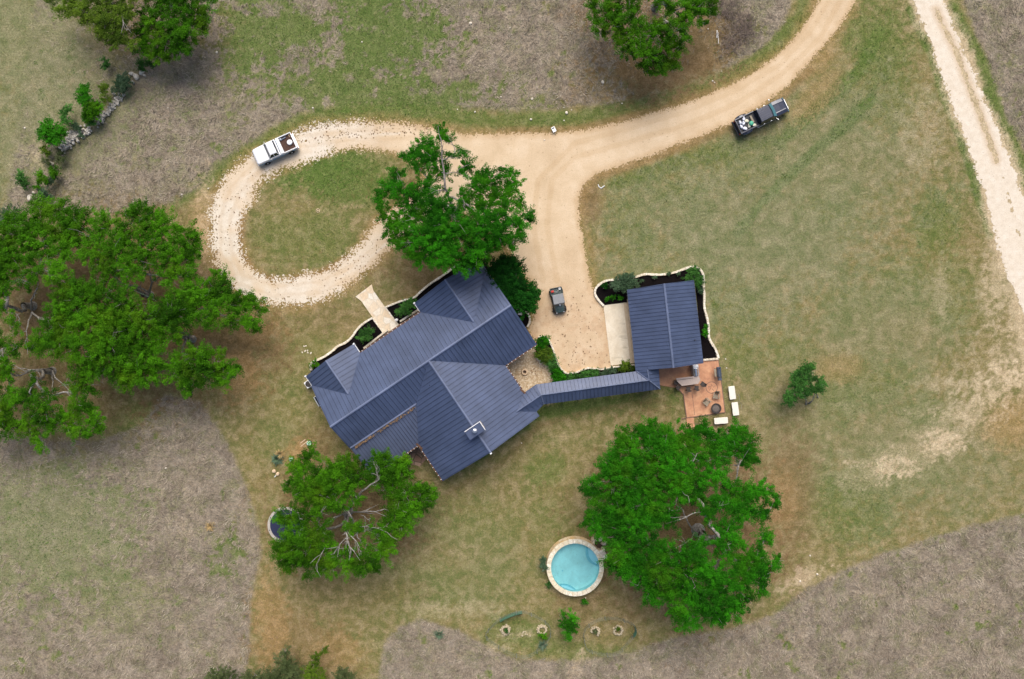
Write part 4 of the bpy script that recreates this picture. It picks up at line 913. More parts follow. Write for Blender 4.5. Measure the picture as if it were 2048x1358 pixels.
tree('dense live oak in the middle of the left grove, ringed by the others', 'oak tree', (235, 645),
     [(128, 615, 30), (160, 600, 34), (205, 590, 34), (240, 600, 30), (150, 645, 34), (195, 640, 40), (240, 640, 36), (285, 640, 38), (320, 655, 26), (110, 655, 26), (85, 680, 26), (75, 700, 18), (125, 690, 34), (170, 690, 36), (215, 685, 38), (262, 690, 40), (305, 700, 32), (230, 725, 34), (275, 735, 36), (310, 745, 24), (200, 735, 28), (255, 752, 28), (330, 620, 30, .8), (180, 725, 18, .7), (140, 575, 30)], 7.2, 24,
     trunk_r=.36, dead=[([(200, 605, 5.5), (195, 590, 6.4), (215, 585, 6.6)], .08, 5), ([(235, 640, 5), (250, 618, 6.3), (278, 610, 6.8)], .11, 8), ([(255, 640, 6), (243, 640, 6.8), (230, 655, 6.9)], .08, 5)])
tree('ragged live oak at the lower left of the grove reaching over dead grass', 'oak tree', (105, 742),
     [(28, 800, 26), (5, 830, 26), (20, 852, 24), (60, 800, 24), (85, 820, 26), (52, 845, 18), (75, 862, 18), (82, 886, 14), (105, 850, 22), (100, 792, 16, .7), (150, 856, 20), (172, 868, 14), (135, 835, 20), (190, 835, 22), (165, 812, 20), (150, 790, 14, .8), (198, 852, 14), (165, 760, 26), (178, 782, 16, .6), (8, 720, 22), (12, 745, 20), (70, 762, 14, .7), (30, 700, 18, .7), (-30, 760, 40), (-30, 850, 36), (-5, 690, 26)], 5.8, 25,
     trunk_r=.34, dead=[([(105, 740, 2), (110, 755, 4), (128, 770, 5)], .12, 5), ([(128, 770, 4.6), (155, 768, 5.4), (183, 776, 5.8)], .07, 4), ([(105, 738, 2), (85, 738, 4), (50, 742, 5.2)], .09, 6), ([(30, 690, 4), (16, 690, 5), (4, 700, 5.8)], .12, 8), ([(105, 745, 2), (104, 775, 4.5), (106, 795, 5)], .07, 4), ([(128, 772, 4.6), (140, 755, 5.2)], .05, 3)])
# oak between loop and house
tree('tall live oak between gravel loop and house, one top reaching over the driveway', 'oak tree', (912, 428),
     [(885, 266, 15), (898, 280, 12), (926, 302, 11), (908, 312, 10, .7), (850, 298, 24), (830, 308, 18), (808, 313, 12), (868, 320, 24), (838, 335, 20, .8), (934, 332, 15), (922, 345, 10), (882, 345, 18, .8), (795, 355, 18), (775, 380, 20), (760, 405, 14), (805, 385, 24), (830, 400, 28), (855, 372, 22), (768, 428, 16), (785, 455, 22), (815, 440, 30), (795, 482, 16), (812, 490, 20), (838, 478, 32), (826, 512, 14), (850, 515, 22), (880, 495, 34), (870, 455, 34), (905, 460, 34), (895, 512, 28), (925, 520, 24), (944, 528, 18), (932, 541, 9), (955, 512, 20), (968, 492, 30), (945, 465, 34), (985, 455, 34), (1012, 432, 24), (1038, 405, 14), (1055, 428, 13), (1040, 448, 16), (1060, 440, 6), (1030, 475, 18), (1022, 492, 11), (1002, 470, 26), (965, 420, 32), (1000, 395, 28), (1022, 378, 16), (1036, 365, 9), (1020, 350, 14), (1003, 338, 9), (980, 362, 24), (950, 370, 22), (965, 352, 14), (930, 395, 20, .8), (880, 405, 26, .8), (905, 425, 20, .7), (860, 425, 30)], 8.6, 31,
     mat='leaf_oak_lush', trunk_r=.42, drop=.22, fork=2.2, dens=1.15, grow=1.2, dead=[([(905, 410, 6), (890, 375, 8.5), (884, 320, 9), (882, 280, 9.2)], .14, 7), ([(900, 395, 7), (920, 400, 8.4), (948, 420, 9.2)], .15, 7), ([(915, 420, 6.5), (925, 450, 8.2), (932, 490, 8.8)], .10, 8), ([(890, 380, 8), (868, 383, 8.6)], .07, 4), ([(945, 425, 8.8), (962, 445, 9.2)], .06, 4), ([(884, 345, 8.6), (912, 345, 9)], .06, 2)])
# dark evergreens hugging the house gable
tree('rounded dark evergreen bush against the gable, upper one of the two beside the parking area', 'evergreen bush', (1012, 556), [(1008, 530, 20), (1022, 545, 26), (1002, 552, 22), (1030, 562, 20), (1012, 575, 22), (992, 535, 14), (1025, 528, 12)], 3.6, 41, mat='leaf_cedar', name='evergreen_bush', trunk_r=.12, dens=1.3, leaf=.15, clump=.34, fork=.5, drop=.2, flat=.7)
tree('rounded dark evergreen bush against the gable, lower one beside the white utility box', 'evergreen bush', (1045, 596), [(1048, 585, 24), (1060, 600, 18), (1036, 595, 20), (1050, 612, 16), (1065, 588, 12), (1030, 580, 16), (1040, 615, 10)], 3.4, 42, mat='leaf_cedar', name='evergreen_bush', trunk_r=.12, dens=1.3, leaf=.15, clump=.34, fork=.5, drop=.2, flat=.7)
# oak bottom left with bare inner limbs
tree('live oak beside the rear porch with bare pale limbs, trampoline under its edge', 'oak tree', (698, 1022),
     [(627, 904, 12), (613, 914, 14), (603, 935, 22), (580, 965, 9), (572, 975, 9), (598, 968, 24), (622, 985, 28), (640, 958, 24), (664, 935, 24, .9), (690, 930, 22), (665, 965, 26), (695, 975, 28), (716, 950, 26), (650, 990, 24), (755, 918, 16), (772, 922, 20), (760, 948, 26), (798, 930, 22), (815, 942, 14), (795, 955, 24), (782, 978, 22, .8), (838, 975, 14), (855, 985, 17), (868, 998, 10), (840, 1000, 24), (815, 985, 18, .8), (805, 1005, 18, .7), (820, 1020, 20), (795, 1028, 26), (810, 1048, 18), (785, 1055, 24), (770, 1078, 20), (562, 1036, 13), (580, 1032, 18), (590, 1058, 20), (572, 1085, 22), (558, 1100, 14), (590, 1100, 32), (575, 1125, 16), (622, 1118, 30), (610, 1080, 28), (640, 1060, 22, .8), (650, 1095, 24), (665, 1130, 24), (640, 1138, 10), (700, 1130, 22), (735, 1125, 22), (752, 1138, 10), (758, 1105, 20), (690, 1105, 16, .6), (705, 1052, 14), (718, 1062, 10), (640, 1015, 22, .8), (668, 1005, 18), (615, 1030, 22, .8), (693, 1018, 9), (778, 1095, 14), (730, 1098, 14, .6), (745, 1060, 16, .5), (715, 1000, 10, .8)], 6.4, 51,
     trunk_r=.36, drop=.28, grow=1.3, dead=[([(700, 1018, 3), (706, 1000, 5), (735, 975, 6.6), (757, 960, 7.2)], .17, 7), ([(700, 1025, 3), (690, 1055, 5.5), (694, 1080, 6.6), (702, 1100, 7)], .14, 12), ([(694, 1075, 6), (680, 1088, 6.5), (672, 1100, 6.8)], .07, 5), ([(694, 1062, 5.8), (710, 1080, 6.8), (715, 1095, 7)], .07, 6), ([(702, 1024, 3.5), (728, 1024, 5.8), (764, 1020, 7)], .11, 7), ([(722, 1030, 5.5), (742, 1038, 6.5)], .05, 4), ([(696, 1025, 3), (675, 1033, 5), (655, 1046, 5.8)], .15, 2), ([(690, 1018, 4), (668, 1005, 5.8), (645, 1008, 6.4)], .07, 5), ([(705, 1052, 6), (745, 1055, 7), (775, 1065, 7)], .05, 6), ([(650, 1095, 6.4), (640, 1115, 6.9), (634, 1128, 7)], .05, 4), ([(757, 960, 7.2), (753, 940, 7.6)], .06, 5)])
# biggest oak
tree('largest live oak with a vast round crown between pool and dead field', 'oak tree', (1396, 1060),
     [(1303, 861, 22), (1290, 872, 20), (1262, 872, 22), (1238, 884, 18), (1345, 872, 24), (1325, 880, 24), (1400, 856, 18), (1412, 862, 14), (1380, 875, 24), (1435, 879, 24), (1476, 862, 20), (1462, 875, 22), (1497, 893, 20), (1508, 915, 14), (1490, 920, 16), (1462, 903, 24), (1424, 915, 26), (1372, 905, 34), (1317, 905, 38), (1268, 910, 36), (1226, 922, 26), (1212, 935, 16), (1183, 960, 15), (1174, 978, 14), (1190, 988, 18), (1222, 965, 32), (1262, 958, 38), (1303, 951, 36), (1345, 945, 35), (1390, 950, 28), (1432, 950, 26), (1355, 982, 32), (1393, 984, 22), (1296, 1000, 40), (1251, 1010, 38), (1206, 1018, 26), (1180, 1032, 16), (1172, 1046, 10), (1195, 1052, 22), (1236, 1055, 36), (1279, 1048, 36), (1322, 1030, 24), (1340, 1040, 14, .8), (1286, 1088, 34), (1243, 1102, 32), (1228, 1130, 16), (1250, 1128, 24), (1278, 1138, 30), (1270, 1166, 12), (1300, 1165, 20), (1308, 1190, 20), (1295, 1192, 10), (1328, 1140, 34), (1358, 1111, 28), (1325, 1105, 24), (1400, 1092, 20), (1385, 1110, 22), (1372, 1160, 38), (1340, 1180, 26), (1379, 1205, 34), (1358, 1235, 16), (1350, 1222, 14), (1368, 1253, 12), (1385, 1245, 12), (1421, 1195, 34), (1430, 1230, 24), (1445, 1240, 14), (1465, 1218, 24), (1488, 1200, 18), (1462, 1170, 34), (1428, 1145, 32), (1400, 1130, 20), (1407, 1026, 15), (1415, 1035, 10), (1452, 1060, 26), (1470, 1085, 18), (1440, 1085, 20), (1455, 1105, 20, .8), (1478, 1000, 24), (1495, 985, 20), (1520, 980, 20), (1538, 985, 14), (1554, 1000, 11), (1545, 1010, 8), (1518, 1022, 18), (1528, 1032, 12), (1490, 1028, 22), (1462, 978, 22), (1455, 1010, 18), (1430, 1000, 22), (1532, 1072, 15), (1540, 1085, 9), (1520, 1092, 10), (1497, 1118, 26), (1480, 1135, 20), (1530, 1130, 22), (1556, 1121, 12), (1548, 1132, 8), (1525, 1155, 20), (1522, 1178, 14), (1493, 1152, 26), (1512, 1120, 14)], 8.2, 61,
     mat='leaf_oak_lush', trunk_r=.55, dens=1.1, drop=.3, grow=1.22, fork=1.9, dead=[([(1392, 1065, 3), (1376, 1045, 5.5), (1366, 1020, 7), (1354, 1012, 7.6)], .12, 5), ([(1392, 1065, 3), (1380, 1080, 5.6), (1350, 1098, 7.4)], .09, 5), ([(1398, 1058, 3), (1412, 1075, 5), (1420, 1078, 6)], .16, 3), ([(1468, 930, 6.6), (1480, 928, 7), (1486, 918, 7.4)], .09, 4), ([(1380, 1000, 7), (1376, 992, 8)], .1, 3), ([(1362, 1135, 8), (1375, 1138, 8.3)], .08, 5), ([(1395, 905, 7.5), (1385, 925, 7.8)], .06, 4)])
# trees cut by the top edge
tree('olive tinted tree cut by the top edge, left of the pair above the rubble', 'oak tree', (225, 10),
     [(105, 8, 12, .6), (128, 16, 16, .7), (150, 22, 16, .8), (173, 20, 22), (188, 44, 14), (172, 40, 10), (216, 31, 26), (210, 58, 18), (204, 72, 8), (232, 84, 15), (240, 60, 22), (254, 22, 24), (140, -20, 28), (200, -25, 34), (250, -25, 34), (262, 85, 14, .8)], 5.6, 71, mat='leaf_olive', trunk_r=.26, grow=1.3, dens=1.1, dead=[([(240, 5, 5), (245, 35, 6), (250, 58, 6.3)], .06, 5)])
tree('deep green bushy tree cut by the top edge, right of the pair above the rubble', 'oak tree', (340, 10),
     [(290, 70, 20), (286, 98, 16), (300, 112, 9), (318, 105, 18), (309, 40, 32), (338, 78, 28), (348, 100, 14), (330, 118, 8), (370, 56, 32), (362, 92, 20), (375, 102, 10), (402, 45, 16), (408, 62, 10), (386, 20, 28), (410, 25, 14), (350, 10, 32), (427, 4, 9), (320, -20, 34), (370, -25, 34)], 4.6, 72, mat='leaf_oak', trunk_r=.26, grow=1.25)
tree('green tree cut by the top edge of the photo, beside the sweeping driveway', 'oak tree', (1310, 15),
     [(1185, 16, 15), (1189, 45, 13), (1192, 62, 9), (1206, 72, 10), (1218, 20, 26), (1228, 49, 24), (1257, 25, 26), (1249, 68, 20), (1273, 52, 22), (1240, 85, 12), (1249, 100, 13), (1262, 108, 8), (1277, 90, 24), (1306, 68, 24), (1318, 50, 16), (1345, 20, 16), (1325, -2, 18), (1374, 12, 22), (1394, 22, 20), (1416, 12, 17), (1425, 26, 11), (1400, 42, 8), (1410, 46, 7), (1345, 62, 22), (1366, 60, 12), (1372, 75, 8), (1355, 92, 16), (1328, 90, 22), (1298, 110, 18), (1292, 132, 14), (1312, 125, 22), (1335, 128, 16), (1322, 143, 10), (1348, 136, 10), (1352, 112, 10), (1300, 145, 8), (1200, -20, 28), (1260, -25, 34), (1320, -30, 34), (1380, -25, 34), (1420, -15, 24), (1368, 40, 16)], 6.4, 73, mat='leaf_oak', trunk_r=.38, grow=1.2)
tree('small two-stemmed tree standing alone on the open lawn right of the patio', 'small tree', (1617, 806),
     [(1610, 738, 11), (1622, 736, 8), (1600, 745, 9), (1586, 752, 9, .7), (1612, 754, 11), (1590, 770, 9), (1602, 782, 11), (1615, 785, 9), (1639, 766, 8), (1643, 776, 7), (1628, 778, 10), (1575, 790, 9), (1577, 803, 8), (1585, 795, 8), (1600, 762, 10), (1628, 757, 7), (1650, 768, 4)], 3.0, 81, mat='leaf_hedge', name='small_tree', dens=1.5, trunk_r=.09, clump=.3, leaf=.15, fork=1.0, drop=.1, lean=(-.1, .6), dead=[([(1612, 809, 0), (1611, 798, 1.0), (1610, 780, 2.2)], .10, 2), ([(1636, 795, 0), (1629, 778, 2.2)], .07, 2)])
# shrubs -------------------------------------------------------
def shrub(label, lobes, h, mat, seed, name='shrub', cat='shrub', group=None, leaf=.11, clump=.24, dens=1.35, flat=.7):
    bx = sum(l[0] for l in lobes)/len(lobes); by = sum(l[1] for l in lobes)/len(lobes)
    return tree(label, cat, (bx, by), lobes, h, seed, mat=mat, name=name, trunk_r=.05, dens=dens if mat != 'leaf_grey' else dens*1.15, leaf=leaf, clump=clump, fork=.2, drop=.15, flat=flat, group=group)
SH = [
 ('round lime green bush left of the rubble wall in the dry field', [(104, 262, 20), (118, 272, 16), (92, 268, 14), (108, 285, 12), (125, 262, 8), (80, 262, 6, .6)], 2.0, 'leaf_bright'),
 ('bright green bush above the middle of the rubble wall, taller left stem', [(165, 182, 9), (172, 175, 8), (166, 198, 11), (176, 208, 11), (172, 190, 10)], 2.0, 'leaf_bright'),
 ('green bush spilling against the left side of the rubble wall', [(185, 218, 14), (198, 215, 10), (178, 228, 12), (190, 230, 10)], 1.8, 'leaf_oak'),
 ('dark bluish shrub at the foot of the rubble wall below a green bush', [(176, 240, 9), (184, 246, 7), (170, 238, 6)], 1.0, 'leaf_hedge'),
 ('olive brown shrub right of the tall bright bush by the rubble wall', [(207, 178, 9, .8), (215, 174, 6, .7), (205, 188, 6, .7), (212, 200, 8, .7)], 1.3, 'leaf_olive'),
 ('mid green shrub between the lime bush and the bright bush', [(130, 226, 9), (138, 220, 7), (134, 240, 9), (128, 238, 6)], 1.3, 'leaf_hedge'),
 ('grey blue prickly shrub at the upper end of the rubble wall', [(246, 158, 11), (252, 165, 9), (238, 168, 9), (245, 172, 8)], 1.2, 'leaf_grey'),
 ('grey sparse shrub hanging over the rubble wall below the blue shrub', [(238, 182, 8, .6), (250, 180, 7, .6), (228, 178, 5, .5)], .9, 'leaf_grey'),
 ('tiny dark shrub standing alone above the rubble wall', [(211, 124, 7), (210, 134, 6)], .9, 'leaf_hedge'),
 ('dull green shrub under the edge of the tree at the top of the rubble wall', [(285, 126, 9), (282, 136, 6), (300, 130, 8, .7)], 1.0, 'leaf_hedge'),
 ('small cactus-like shrub below the lime green bush', [(92, 302, 7), (99, 308, 5), (86, 296, 5)], .8, 'leaf_olive'),
 ('spiky dusty olive shrub at the lower end of the pale rubble', [(122, 308, 9, .7), (128, 318, 7, .7), (118, 320, 6, .7)], .9, 'leaf_dusty'),
 ('pale grey shrub below the lime bush beside the broken rubble', [(95, 326, 7, .6), (88, 320, 5, .6)], .7, 'leaf_dusty'),
 ('leftmost small green shrub of the dry field', [(42, 350, 8), (44, 362, 9), (50, 370, 7)], 1.2, 'leaf_hedge'),
 ('bright green bush just above the left oak grove', [(80, 352, 9), (88, 358, 8), (76, 372, 7)], 1.6, 'leaf_oak'),
 ('green topped bush beside the bright one above the left oak grove', [(110, 340, 8), (105, 350, 7)], 1.4, 'leaf_oak'),
 ('bluish scrub low against the green topped bush', [(104, 360, 8, .8), (112, 352, 8, .8), (98, 366, 5, .8)], .8, 'leaf_grey'),
 ('bluish shrub touching the upper edge of the left oak grove', [(88, 384, 9), (95, 392, 8), (80, 380, 5)], 1.2, 'leaf_grey'),
 ('bluish grey scrub at the bend of the rubble wall', [(150, 252, 8, .7), (158, 256, 6, .7), (163, 270, 5)], .8, 'leaf_grey'),
 ('dark thin scrub at the far left edge above the oak grove', [(12, 430, 16, .35), (28, 420, 12, .3), (5, 445, 12, .3)], 1.0, 'leaf_grey'),
 ('vivid green bush standing between the two wire enclosures', [(1125, 1228, 6), (1145, 1233, 10), (1132, 1246, 11), (1144, 1254, 11), (1138, 1268, 8), (1124, 1250, 5), (1138, 1277, 4)], 1.9, 'leaf_bright'),
 ('glossy round shrub in the mulch right of the front walk', [(812, 612, 9), (822, 606, 9), (803, 622, 8), (815, 622, 8)], 1.3, 'leaf_hedge'),
 ('leafy shrub in the mulch left of the front walk', [(728, 668, 8), (740, 660, 8), (722, 676, 7), (734, 674, 7)], 1.2, 'leaf_hedge'),
 ('large grey green shrub leaning over the edging at the garage corner', [(1232, 566, 10), (1244, 560, 10), (1256, 562, 11), (1268, 566, 9), (1240, 574, 9), (1254, 573, 8), (1262, 553, 6), (1250, 552, 6)], 1.6, 'leaf_grey'),
 ('spreading shrub in the top right corner of the garage bed', [(1386, 545, 10), (1396, 555, 9), (1380, 555, 8), (1400, 566, 8), (1390, 540, 7), (1374, 557, 6), (1396, 568, 7)], 1.4, 'leaf_hedge'),
 ('small green shrub in the right hand strip of the garage bed', [(1411, 660, 4), (1412, 668, 4.5), (1409, 664, 4), (1413, 655, 3)], .8, 'leaf_bright'),
 ('pale small shrub below the corner shrub of the garage bed', [(1399, 580, 5), (1404, 583, 3)], .7, 'leaf_grey'),
 ('low dark green plant at the far left of the garage bed', [(1208, 573, 5, .7), (1213, 568, 4, .7)], .5, 'leaf_cedar'),
 ('bright rounded shrub at the top of the courtyard bed', [(1080, 682, 8), (1090, 680, 8), (1076, 692, 6), (1086, 688, 7)], 1.4, 'leaf_oak_lush'),
 ('dark shrub in the courtyard bed below the bright rounded one', [(1085, 700, 10), (1094, 702, 9), (1088, 714, 10), (1078, 708, 8), (1097, 712, 7)], 1.1, 'leaf_olive'),
 ('green shrub on the slope of the courtyard bed', [(1105, 716, 8), (1102, 726, 8), (1108, 733, 8)], .9, 'leaf_hedge'),
 ('bushy green shrub at the corner where the hedge meets the walkway', [(1112, 742, 9), (1120, 752, 9), (1112, 758, 9), (1124, 760, 7)], 1.0, 'leaf_oak_lush'),
 ('stretch of low hedge north of the walkway, left part', [(1134, 756, 7), (1143, 754, 7), (1152, 753, 7), (1130, 761, 5), (1148, 759, 5)], .9, 'leaf_hedge'),
 ('stretch of low hedge north of the walkway, middle part', [(1164, 750, 7), (1174, 748, 7), (1184, 747, 7), (1194, 746, 6), (1170, 756, 5)], .9, 'leaf_hedge'),
 ('grey green shrub in the hedge near the concrete apron', [(1218, 742, 6), (1226, 740, 6), (1210, 744, 5)], .9, 'leaf_grey'),
 ('taller olive shrub at the garage end of the hedge', [(1246, 734, 7), (1254, 731, 7), (1262, 735, 6), (1250, 728, 4), (1244, 740, 6)], 1.3, 'leaf_olive'),
 ('green shrub under the top left corner of the house roof', [(629, 724, 4.5), (633, 728, 4), (626, 731, 3)], .9, 'leaf_oak'),
 ('dark shrub at the left of the raised pool wall', [(1088, 1125, 6), (1084, 1130, 5), (1090, 1136, 5), (1086, 1118, 4)], .9, 'leaf_grey'),
 ('tiny green shrub on the lower left of the raised pool', [(1096, 1170, 4), (1100, 1166, 3)], .5, 'leaf_hedge'),
 ('tiny bright shrub just below the raised pool', [(1170, 1204, 3.5), (1167, 1201, 2)], .5, 'leaf_bright'),
 ('soft grey green tree top at the bottom edge, leftmost of its row', [(440, 1345, 16, .7), (455, 1360, 20, .7), (425, 1362, 16, .7)], 2.6, 'leaf_dusty'),
 ('green tree top cut by the bottom edge in the middle of its row', [(560, 1315, 12, .5), (572, 1328, 16), (585, 1345, 20), (560, 1355, 18, .8), (540, 1350, 14, .6), (575, 1300, 10, .45), (520, 1355, 16, .7), (500, 1362, 20, .7)], 2.4, 'leaf_dusty'),
 ('smaller green tree top cut by the bottom edge right of the middle one', [(628, 1325, 10, .7), (636, 1312, 10, .6), (622, 1345, 16), (640, 1358, 14), (650, 1298, 9, .5)], 2.4, 'leaf_olive'),
 ('rightmost grey green tree top cut by the bottom edge', [(688, 1342, 11, .8), (682, 1358, 16), (700, 1360, 12, .8)], 2.4, 'leaf_dusty'),
 ('low green weeds below the left wire enclosure', [(1088, 1275, 5), (1084, 1270, 3)], .4, 'leaf_oak'),
]
for i, (lb, lo, h, mt) in enumerate(SH):
    shrub(lb, lo, h, mt, 200+i)
pl = [(1214.5, 597), (1226, 594), (1240, 595)]
for i, (x, y) in enumerate(pl):
    shrub('round bright bedding plant in black mulch by the apron, %s of three' % ('left', 'middle', 'right')[i], [(x-1.5, y-1, 3.4), (x+2, y, 3.2), (x, y+3, 3)], .5, 'leaf_bright', 300+i, name='bedding_plant', cat='plant', group='bedding plants by the apron', clump=.16, leaf=.09)
for i, (x, y, lb) in enumerate([(1308, 556, 'small silvery plant in the mulch above the middle of the garage roof'), (1337, 548, 'white tinged plant by the edging above the garage ridge'), (1356, 548, 'green plant by the edging above the right garage slope'), (1282, 562, 'thin silvery plant beside the large grey green garage shrub')]):
    shrub(lb, [(x, y, 3.0), (x+2.5, y-1, 2.4)], .35, 'leaf_grey', 320+i, name='bedding_plant', cat='plant', clump=.13, leaf=.08)
# ================================================================ OBJECTS
def at(name, label, cat, px, py, ang_px=(1, 0), z=0, group=None):
    """Empty on the ground under photo pixel; +x axis points along the photo direction ang_px"""
    p = P(px, py, z); return thing(name, label, cat, p, math.atan2(-ang_px[1], ang_px[0]), group)
def one(name, mb, mat, px, py, label, cat, rot=0, z=0, group=None, bevel=0, smooth=False):
    o = mb.build(name, mat, bevel=bevel, smooth=smooth); p = P(px, py, z); o.location = p; o.rotation_euler = (0, 0, rot); o['label'] = label; o['category'] = cat
    if group: o['group'] = group
    return o
def wheel(parent, x, y, r, w_, rim='chrome', name='wheel'):
    s = 1 if y > 0 else -1
    mb = MB(); rings = []
    prof = [(r*.6, -w_/2), (r*.93, -w_/2), (r, -w_*.3), (r, w_*.3), (r*.93, w_/2), (r*.6, w_/2)]
    mb.loft([[(x+q*math.cos(2*math.pi*j/20), y+z, r+q*math.sin(2*math.pi*j/20)) for j in range(20)] for q, z in prof])
    wo = mb.build(name, 'tyre', parent, smooth=False)
    m2 = MB(); m2.loft([[(x+q*math.cos(2*math.pi*j/16), y+z*s, r+q*math.sin(2*math.pi*j/16)) for j in range(16)] for q, z in ((r*.6, w_*.3), (r*.58, w_*.48), (r*.3, w_*.44), (r*.2, w_*.56))]); m2.build('rim', rim, wo)
    return wo
def sect(x, hw, z0, z1, tw=.9, rnd=.12):
    """body cross section ring (8 pts) at station x"""
    t = hw*tw; r = min(rnd, (z1-z0)*.45)
    return [(x, -hw*.93, z0), (x, hw*.93, z0), (x, hw, z0+r), (x, (hw+t)/2, z1-r), (x, t-r*.6, z1), (x, -t+r*.6, z1), (x, -(hw+t)/2, z1-r), (x, -hw, z0+r)]
# ---- white classic pickup, front points to lower left ; length 4.95
t = at('pickup_truck', 'white vintage pickup with pale blue sides parked on the gravel loop', 'pickup truck', 554.7, 302.1, (-.911, .412))
b = MB(); b.loft([sect(x, hw, .42, z1, tw) for x, hw, z1, tw in ((-2.47, .93, .86, 1), (-2.44, .99, .95, 1), (-.5, 1.0, .97, 1), (.9, 1.0, .99, 1), (2.2, .99, .97, 1), (2.46, .95, .92, 1), (2.5, .9, .8, 1))][0:0] or [sect(-2.47, .97, .40, .80, 1), sect(-.2, 1.0, .40, .82, 1), sect(.55, 1.0, .40, .84, 1), sect(2.3, .99, .40, .82, 1), sect(2.48, .93, .45, .76, 1)])
b.build('body', 'truck_blue', t, bevel=.03)
h = MB(); h.loft([[(x, -w_, z0), (x, w_, z0), (x, w_*.97, z1-.05), (x, w_*.9, z1), (x, -w_*.9, z1), (x, -w_*.97, z1-.05)] for x, w_, z0, z1 in ((1.02, .985, .80, 1.13), (1.6, .98, .80, 1.12), (2.3, .96, .80, 1.06), (2.47, .90, .80, .98))]); ho = h.build('hood', 'truck_white', t, bevel=.03)
m = MB(); m.box((2.49, 0, .66), (.06, 1.3, .22)); m.build('grille', 'black_plastic', t)
for y in (-.76, .76): m = MB(); m.cyl_axis((2.5, y, .72), (1, 0, 0), .1, .08); m.build('headlight', 'chrome', t)
for x in (2.56, -2.53): m = MB(); m.box((x, 0, .5), (.12, 1.9, .16)); m.build('bumper', 'chrome', t, bevel=.03)
c_ = MB(); c_.loft([[(x, -w_, .82), (x, w_, .82), (x, w_, 1.14), (x, -w_, 1.14)] for x, w_ in ((-.42, .985), (1.02, .985))]); c_.build('cab', 'truck_white', t, bevel=.03)
g = MB(); g.loft([[(-.30, -.90, 1.13), (.98, -.90, 1.13), (.98, .90, 1.13), (-.30, .90, 1.13)], [(-.14, -.74, 1.58), (.62, -.72, 1.58), (.62, .72, 1.58), (-.14, .74, 1.58)]]); g.build('window', 'glass_dark', t)
r_ = MB(); r_.loft([[(-.20, -.76, 1.57), (.66, -.74, 1.57), (.66, .74, 1.57), (-.20, .76, 1.57)], [(-.18, -.76, 1.62), (.62, -.72, 1.62), (.62, .72, 1.62), (-.18, .76, 1.62)], [(-.10, -.62, 1.66), (.5, -.6, 1.66), (.5, .6, 1.66), (-.10, .62, 1.66)]]); r_.build('roof', 'truck_white', t, bevel=.02)
m = MB()
for y0, y1 in ((-.9, -.74), (.9, .74)):
    for (xa, xb) in ((.97, .62), (-.3, -.14), (.3, .26)): m.tube([(xa, y0, 1.13), (xb, y1, 1.58)], .035, 5)
m.build('window_pillar', 'truck_white', t)
m = MB()
for y in (-.95, .95): m.box((-1.5, y, .97), (1.9, .10, .30))
m.box((-2.43, 0, .97), (.09, 1.86, .30)); m.box((-.56, 0, .97), (.06, 1.86, .30)); m.build('bed_wall', 'truck_white', t, bevel=.02)
m = MB(); m.box((-1.5, 0, .86), (1.84, 1.82, .06)); m.build('bed_floor', 'bed_rust', t)
m = MB(); m.box((-.72, 0, 1.06), (.36, 1.84, .22)); m.box((-.72, 0, 1.18), (.38, 1.88, .03)); tb = m.build('toolbox', 'white_paint', t, bevel=.015)
for x in (1.55, -1.55):
    for y in (-.93, .93): wheel(t, x, y, .37, .22, 'white_paint')
for y in (-1.08, 1.08):
    m = MB(); m.box((.75, y, 1.15), (.06, .16, .12)); m.build('mirror', 'chrome', t)
for y in (-.85, .85): m = MB(); m.box((-2.47, y, .66), (.04, .12, .2)); m.build('tail_light', 'red_plastic', t)
def in_frame(root, x, y, z):
    a = root.rotation_euler.z; return Vector((root.location.x+x*math.cos(a)-y*math.sin(a), root.location.y+x*math.sin(a)+y*math.cos(a), root.location.z+z))
def inside(name, mb, mat, root, pos, label, cat, bevel=0, rot=0, smooth=False, group=None):
    o = mb.build(name, mat, bevel=bevel, smooth=smooth); o.location = in_frame(root, *pos); o.rotation_euler = (0, 0, root.rotation_euler.z+rot); o['label'] = label; o['category'] = cat
    if group: o['group'] = group
    return o
sw = MB(); sw.lathe([(.10, .0), (.30, 0), (.33, .08), (.30, .17), (.22, .19), (.12, .12), (.07, .10)], (0, 0, 0), 20); inside('spare_wheel', sw, 'white_paint', t, (-1.92, .05, .90), 'round white spare wheel lying in the bed of the white pickup', 'wheel', smooth=True)
sw = MB(); sw.tube([(-.3, 0, .06), (.3, 0, .06)], .07, 8); sw.box((.36, 0, .06), (.12, .16, .1)); inside('metal_canister', sw, 'steel', t, (-1.45, -.66, .90), 'slim grey canister lying along the far side of the white pickup bed', 'canister', rot=.1)
sw = MB(); sw.box((0, 0, .1), (.26, .2, .2), taper=.85); sw.box((0, 0, .22), (.1, .05, .05)); inside('tool_bag', sw, 'steel', t, (-1.08, -.68, .90), 'small grey bag in the front corner of the white pickup bed', 'bag', bevel=.02)
sw = MB()
for k in range(6): sw.rock((random.uniform(-.2, .2), random.uniform(-.3, .3), .04), (.14, .09, .07), k, k)
inside('debris_pile', sw, 'tan_stone', t, (-2.2, -.5, .90), 'scattered pale scraps at the tailgate end of the white pickup bed', 'scraps')
